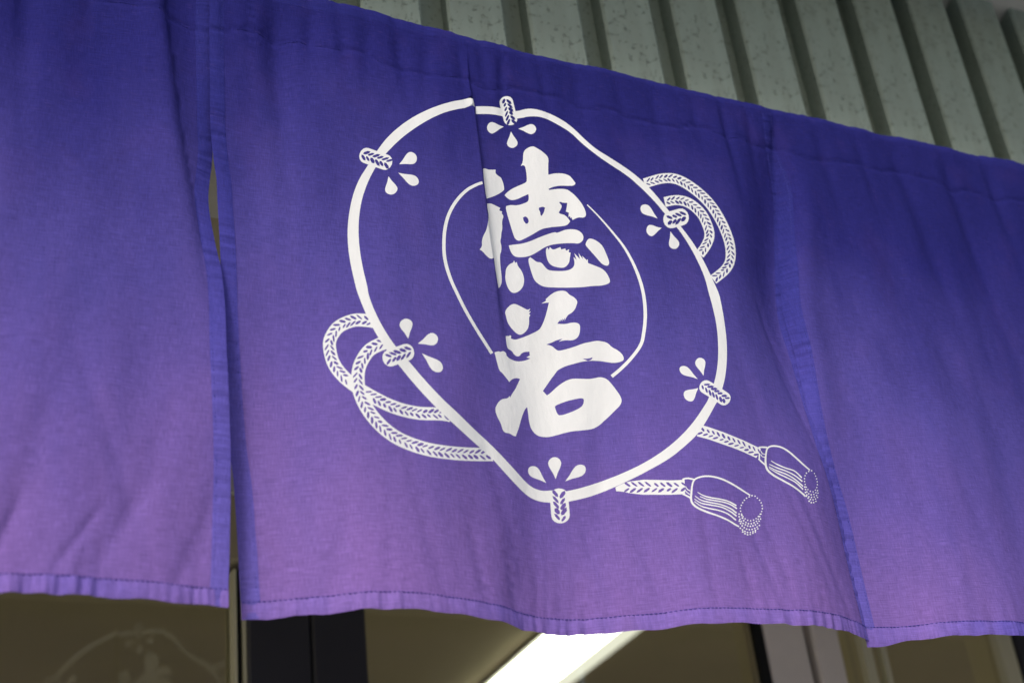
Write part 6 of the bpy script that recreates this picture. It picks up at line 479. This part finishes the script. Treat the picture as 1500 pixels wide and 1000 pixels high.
# ---------------------------------------------------------------- glass doors
def door(label, x0, x1, yoff, stiles, group=None):
    d = tag(empty('glass_door', ((x0 + x1) / 2, .585 + yoff, .02)), label, 'door', group)
    cx = (x0 + x1) / 2; zt = Z0 + .016 - .02
    for a, b, mt in stiles:
        box('stile', a - cx, b - cx, -.020, .018, 0, zt, mt, d, b=.0025)
    inner0, inner1 = stiles[0][1], stiles[-1][0]
    if len(stiles) == 1:
        inner0, inner1 = (x0, stiles[0][0]) if abs(stiles[0][1] - x1) < .01 else (stiles[0][1], x1)
    box('bottom_rail', inner0 - cx, inner1 - cx, -.016, .016, 0, .10, stiles[0][2], d)
    zg0, zg1 = .10, zt
    link_mesh('glass_pane', [(inner0 - cx, 0, zg0), (inner1 - cx, 0, zg0), (inner1 - cx, 0, zg1), (inner0 - cx, 0, zg1)], [(0, 1, 2, 3)], M_GLASS, d)
    return d
dA = door('glass door with one charcoal stile, reflecting the white emblem', -1.4, .0245, 0, [(-1.40, -1.33, M_CHAR), (-.0375, .0245, M_CHAR)])
box('seal', -.0462 + .68775, -.0415 + .68775, -.012, .010, 0, Z0 - .01, M_BLACK, dA)
box('glazing_bead', -.0410 + .68775, -.0378 + .68775, -.016, .012, 0, Z0 - .01, M_PALE, dA)
box('glazing_bead', -.0492 + .68775, -.0466 + .68775, -.016, .012, 0, Z0 - .01, M_PALE, dA)
dB = door('glass door between charcoal stile and grey stile, ceiling lamp shining through', .0262, .614, .0005, [(.0262, .0815, M_CHAR), (.556, .614, M_ALU)])
cB = (.0262 + .614) / 2
box('seal', .5440 - cB, .5558 - cB, -.0195, -.012, 0, Z0 - .01, M_BLACK, dB)
dC = door('glass door with narrow grey stile beside the pale post', .624, 1.9, .0, [(.624, .662, M_ALU), (1.83, 1.90, M_ALU)])
cC = (.624 + 1.9) / 2
box('seal', .6148 - cC, .6232 - cC, -.006, .012, 0, Z0 - .01, M_BLACK, dC)
tag(box('reflection_bar', .6875, .7010, .560, .570, .02, Z0 + .016, M_PALE), 'wider of two slim pale bars standing in for glass reflections, next to the grey stile', 'post')  # pale bars built in place of soft reflections in the glass
tag(box('reflection_bar', .7150, .7225, .560, .570, .02, Z0 + .016, M_PALE), 'thinnest pale bar standing in for a glass reflection, second from the grey stile', 'post')
tag(box('door_post', .8975, .9225, .556, .572, .02, Z0 + .016, M_PALE, b=.003), 'pale olive upright post, the broadest pale one on the glass', 'post')
tag(box('door_jamb', .927, 1.0, .556, .572, .02, Z0 + .016, M_CHAR, b=.003), 'dark upright jamb beside the pale olive post', 'post')

# ---------------------------------------------------------------- lamp on the room's ceiling
lamp = tag(empty('ceiling_light', (1.475, 2.80, ZC - .017)), 'lit white strip light on the ceiling behind the glass', 'ceiling light')
lamp.rotation_euler.z = R(-5.3)
box('housing', -.133, .133, -.95, 1.25, .006, .0168, M_LAMPBODY, lamp)
box('diffuser', -.120, .056, -.94, 1.24, -.004, .0058, lamp_material(12.0), lamp)
box('glow_edge', .0565, .122, -.94, 1.24, -.001, .0058, lamp_material(.85, 'dim lamp edge glow'), lamp)  # falloff at the lamp's edge, given as a separate dimmer glow

# ================================================================ the curtain
noren = tag(empty('noren', (0, 0, Z0)), 'faded purple cotton shop curtain with white crest and brush characters', 'curtain')
rng = random.Random(7)
def surf_normal(x, z, p, e=.0004):
    dx = (depth(x + e, z, p) - depth(x - e, z, p)) / (2 * e); dz = (depth(x, z + e, p) - depth(x, z - e, p)) / (2 * e)
    return Vector((dx, -1, dz)).normalized()
def left_edge(p, z):
    if p > 2: return .2165 + .445 * (p - 2)
    return -.66 if p == 0 else table(EDGE_CL, z) if p == 1 else table(EDGE_RL, z)
def right_edge(p, z): return table(EDGE_LR, z) if p == 0 else table(EDGE_CR, z) if p == 1 else .66 if p == 2 else .6600 + .445 * (p - 2)
ZP = ZT - .0125                               # where the flat cloth ends and the rod pocket begins
def grid_mesh(name, fn, nu, nv, mat, parent):
    vs_, ns = [], []
    for j in range(nv + 1):
        for i in range(nu + 1):
            v, n = fn(i / nu, j / nv); vs_.append(v); ns.append(n)
    fs = [(j*(nu+1)+i, j*(nu+1)+i+1, (j+1)*(nu+1)+i+1, (j+1)*(nu+1)+i) for j in range(nv) for i in range(nu)]
    return link_mesh(name, vs_, fs, mat, parent, ns)
def body(p):
    def fn(u, v):
        z = ZH + (ZP - ZH) * v
        a = left_edge(p, z) + SIDE_HEM; b = right_edge(p, z) - SIDE_HEM
        x = a + (b - a) * u
        return (x, depth(x, z, p), z), surf_normal(x, z, p)
    n = 150 if p < 3 else 70
    return grid_mesh('panel', fn, n, n, M_DYE, noren)
def printed_body(p):
    """centre panel: one triangulation holds the cloth and every printed mark, so the undyed marks lie in the cloth itself"""
    S = 1000.0
    pts, edges = [], []
    def loop(poly):
        n0 = len(pts); pts.extend(poly); n = len(poly)
        edges.extend((n0 + i, n0 + (i + 1) % n) for i in range(n))
    nz = 90
    zs = [ZH + (ZP - ZH) * i / nz for i in range(nz + 1)]
    lo = [(left_edge(p, z) + SIDE_HEM, z) for z in zs]; hi = [(right_edge(p, z) - SIDE_HEM, z) for z in zs]
    nb = 80
    bot = [(lo[0][0] + (hi[0][0] - lo[0][0]) * i / nb, ZH) for i in range(1, nb)]
    top = [(lo[-1][0] + (hi[-1][0] - lo[-1][0]) * i / nb, ZP) for i in range(1, nb)]
    loop(lo[::-1] + bot + hi + top[::-1])
    nzz = 130
    for j in range(1, nzz):
        z = ZH + (ZP - ZH) * j / nzz
        xa = left_edge(p, z) + SIDE_HEM; xb = right_edge(p, z) - SIDE_HEM; xc = table(FOLD_A, z)
        off = [0, .0004, .0008, .0013, .0019, .0027, .0037, .005, .0066, .0085]
        xs = sorted(set([xc + o for o in off] + [xc - o for o in off[1:]]))
        n = 32
        left = [xa + (xs[0] - xa) * (i + (.5 if j % 2 else .0)) / (n * .9) for i in range(1, int(n * .9))]
        n2 = 68
        right_ = [xs[-1] + (xb - xs[-1]) * (i + (.5 if j % 2 else .0)) / n2 for i in range(1, n2)]
        for x in left + xs + right_:
            if xa + .001 < x < xb - .001: pts.append((x, z))
    polys = []
    for name, lab, outs, holes in PRINT:
        dec = lambda q: [(q[i] / 20000.0, q[i + 1] / 20000.0) for i in range(0, len(q), 2)]
        o_ = [dec(q) for q in outs]; h_ = [dec(q) for q in holes]
        for q in o_ + h_: loop(q)
        polys.append((name, lab, o_, h_))
    res = delaunay_2d_cdt([Vector((x * S, z * S)) for x, z in pts], edges, [], 0, 1e-4, False)
    V = np.array([(v.x / S, v.y / S) for v in res[0]]); F = np.array([tuple(f) for f in res[2]])
    Cn = V[F].mean(1)
    def inside(poly, cen):
        r = np.zeros(len(cen), bool); q = np.array(poly); x, z = cen[:, 0], cen[:, 1]
        sel = np.where((x > q[:, 0].min()) & (x < q[:, 0].max()) & (z > q[:, 1].min()) & (z < q[:, 1].max()))[0]
        if not len(sel): return r
        xs, zs_ = x[sel], z[sel]; rr = np.zeros(len(sel), bool)
        for i in range(len(q)):
            x0, z0 = q[i - 1]; x1, z1 = q[i]
            c = (z0 > zs_) != (z1 > zs_)
            with np.errstate(divide='ignore', invalid='ignore'):
                rr ^= c & (xs < (x1 - x0) * (zs_ - z0) / (z1 - z0) + x0)
        r[sel] = rr; return r
    bound = np.array(lo[::-1] + bot + hi + top[::-1])
    keep = inside(bound, Cn)
    owner = np.full(len(F), -1)
    for k, (name, lab, o_, h_) in enumerate(polys):
        a = np.zeros(len(F), bool); b = np.zeros(len(F), bool)
        for q in o_: a |= inside(q, Cn)
        for q in h_: b |= inside(q, Cn)
        # a knot covers the ring it is tied round, with its slits
        if name == 'printed_knot': owner[a & b] = -2
        owner[(a & ~b) & (owner == -1 if name != 'printed_knot' else np.ones(len(F), bool))] = k
    Y = [depth(x, z, p) for x, z in V]; NN = [surf_normal(x, z, p) for x, z in V]
    def part(sel, name, mat, parent):
        f = F[sel]; ids, inv = np.unique(f, return_inverse=True); f = inv.reshape(f.shape)
        return link_mesh(name, [(V[i][0], Y[i], V[i][1]) for i in ids], [tuple(int(c) for c in t) for t in f], mat, parent, [NN[i] for i in ids])
    cloth = part(keep & (owner < 0), 'panel', M_DYE, noren)
    for k, (name, lab, o_, h_) in enumerate(polys):
        s = keep & (owner == k)
        if s.any():
            o = part(s, name, M_WHITE, cloth)
            if lab: o['label'] = lab
    return cloth
def pucker(s, seed):
    g = .5 + .5 * math.sin(s * 61 + 1.7 * seed + 1.3 * math.sin(s * 23))
    return (.15 + .85 * g) * (.00034 * math.sin(s * 480 + seed + 3.6 * math.sin(s * 83 + seed)) + .00016 * math.sin(s * 1270 + 3 * seed + 2.5 * math.sin(s * 140)))
def pk(p): return 1.5 if p == 0 else .85
def side_hem(p, right, parent):
    def fn(u, v):
        z = ZB + .0002 + (ZP - ZB) * v
        wd = SIDE_HEM + .0009
        x = right_edge(p, z) - wd * (1 - u) if right else left_edge(p, z) + wd * u
        y = depth(x, z, p) - .00035 - .0003 * max(0.0, math.sin(math.pi * u)) ** .5 + pucker(z, p + right * 2) * (.15 + .85 * max(0.0, math.sin(math.pi * u)))
        n = surf_normal(x, z, p); e = .0006
        dz = (pucker(z + e, p + right * 2) - pucker(z - e, p + right * 2)) / (2 * e)
        uu = (1 - u) if not right else u
        return (x, y, z), (n + Vector((.28 * (u - .5), 0, dz))).normalized()
    return grid_mesh('side_hem', fn, 6, 260, M_HEM, parent)
def bottom_hem(p, parent):
    def fn(u, v):
        z = ZB + (ZH - ZB) * v
        a = left_edge(p, z) + SIDE_HEM * .0; b = right_edge(p, z)
        x = a + (b - a) * u
        z2 = z + .0004 * math.sin(x * 210 + p) * (1 - v)
        if p == 2: z2 -= .0045 * (1 - sstep(.205, .245, x)) * (1 - v)
        w = math.sin(math.pi * min(1, max(0, v)))
        y = depth(x, z2, p) - .0005 - .0003 * w ** .5 + 1.25 * pk(p) * pucker(x, p + 5) * (.45 + .55 * w)
        e = .0006
        dx = 1.25 * pk(p) * (pucker(x + e, p + 5) - pucker(x - e, p + 5)) / (2 * e)
        n = surf_normal(x, z2, p)
        return (x, y, z2), (n + Vector((dx, 0, .28 * (v - .5)))).normalized()
    return grid_mesh('bottom_hem', fn, 420, 6, M_EDGE, parent)
def stitching(p, path, parent, step=.0026, wid=.00055, up=.0006, mat=None):
    """running stitches: short raised threads sunk at both ends"""
    vs_, fs = [], []
    d = 0.0; i = 0
    acc = [0.0]
    for a, b in zip(path[:-1], path[1:]): acc.append(acc[-1] + math.hypot(b[0] - a[0], b[1] - a[1]))
    def at(s):
        nonlocal i
        while i < len(acc) - 2 and acc[i + 1] < s: i += 1
        t = (s - acc[i]) / max(1e-9, acc[i + 1] - acc[i]); a, b = path[i], path[i + 1]
        return a[0] + (b[0] - a[0]) * t, a[1] + (b[1] - a[1]) * t
    while d < acc[-1] - step:
        p0 = at(d + step * .06); p1 = at(d + step * .90)
        ux, uz = p1[0] - p0[0], p1[1] - p0[1]; l = math.hypot(ux, uz) or 1; nx, nz = -uz / l * wid / 2, ux / l * wid / 2
        b0 = len(vs_)
        for (x, z), h in ((p0, up * .35), ((p0[0] + ux * .5, p0[1] + uz * .5), up), (p1, up * .35)):
            y = depth(x, z, p)
            vs_.extend([(x + nx, y - h * .5, z + nz), (x, y - h - .0002, z), (x - nx, y - h * .5, z - nz)])
        for k in range(2):
            q = b0 + 3 * k
            fs.extend([(q, q + 3, q + 4, q + 1), (q + 1, q + 4, q + 5, q + 2)])
        d += step
    return link_mesh('stitching', vs_, fs, mat or M_THREAD, parent)
# the pocket that the rod runs through: over the rod and down behind
bumps = [(rng.uniform(-.66, .66), rng.choice((.0005, .0008, .0012, .0030)), rng.uniform(.0015, .0065)) for _ in range(80)]
def pocket_r(x):
    r = .0097
    for bx, bh, bwid in bumps:
        u = (x - bx) / bwid
        if abs(u) < 3: r += bh * .38 * math.exp(-u * u)
    return r + .00025 * math.sin(x * 700 + 3 * math.sin(x * 90))
def pocket(p, parent):
    za, ns_ = ZP, 22
    cache = {}
    def prof(x, v):
        yf = depth(x, ZP, p); r = pocket_r(x); zc = rod_top(x) - .0100
        if v < .2:                                           # short straight rise to the rod
            s = v / .2; return Vector((x, yf, ZP + (zc - ZP) * s))
        if v < .75:
            a = math.pi * (v - .2) / .55
            return Vector((x, yf + .0100 - .0100 * math.cos(a), zc + r * math.sin(a)))
        s = (v - .75) / .25
        return Vector((x, yf + .020, zc + (.16 - zc) * s))
    def fn(u, v):
        a = left_edge(p, ZP); b = right_edge(p, ZP)
        x = a + (b - a) * u
        q = prof(x, v); du = prof(x + .0006, v) - prof(x - .0006, v); dv = prof(x, min(1, v + .01)) - prof(x, max(0, v - .01))
        n = du.cross(dv); n = n.normalized() if n.length > 0 else Vector((0, -1, 0))
        return tuple(q), n
    return grid_mesh('rod_pocket', fn, 420, 30, M_HEM, parent)
for p in (0, 1, 2, 3, 4, 5):  # the last panels are out of view, added for the glass reflection
    pn = printed_body(p) if p == 1 else body(p)
    side_hem(p, False, pn); side_hem(p, True, pn); bottom_hem(p, pn); pocket(p, pn)
    zs = [ZH - .001 + (ZP - ZH) * i / 200 for i in range(201)]
    stitching(p, [(left_edge(p, z) + SIDE_HEM * .93, z) for z in zs], pn)
    stitching(p, [(right_edge(p, z) - SIDE_HEM * .93, z) for z in zs], pn)
    xa, xb = left_edge(p, ZH), right_edge(p, ZH)
    hx = [xa + (xb - xa) * i / 300 for i in range(301)]
    stitching(p, [(x, ZH - .0002) for x in hx], pn, up=.0013, mat=M_THREAD_HEM)
    stitching(p, [(x, pocket_line(x)) for x in hx], pn, wid=.0004, up=.0003)
# rod and brackets carry the curtain
def tube(name, x0, x1, y, z, r, mat, parent, n=16):
    v = [(x, y + r * math.cos(2 * math.pi * k / n), z + r * math.sin(2 * math.pi * k / n)) for x in (x0, x1) for k in range(n)]
    f = [(k, (k + 1) % n, (k + 1) % n + n, k + n) for k in range(n)] + [tuple(range(n)), tuple(range(2 * n - 1, n - 1, -1))]
    return link_mesh(name, v, f, mat, parent, smooth=False)
rod = tube('rod', -.74, 2.07, .0135, ZT - .0095, .0065, M_ROD, noren)
for x in (-.72, 2.05):
    box('bracket', x - .008, x + .008, .004, .099, ZT - .028, ZT - .0165, M_STEEL, rod)
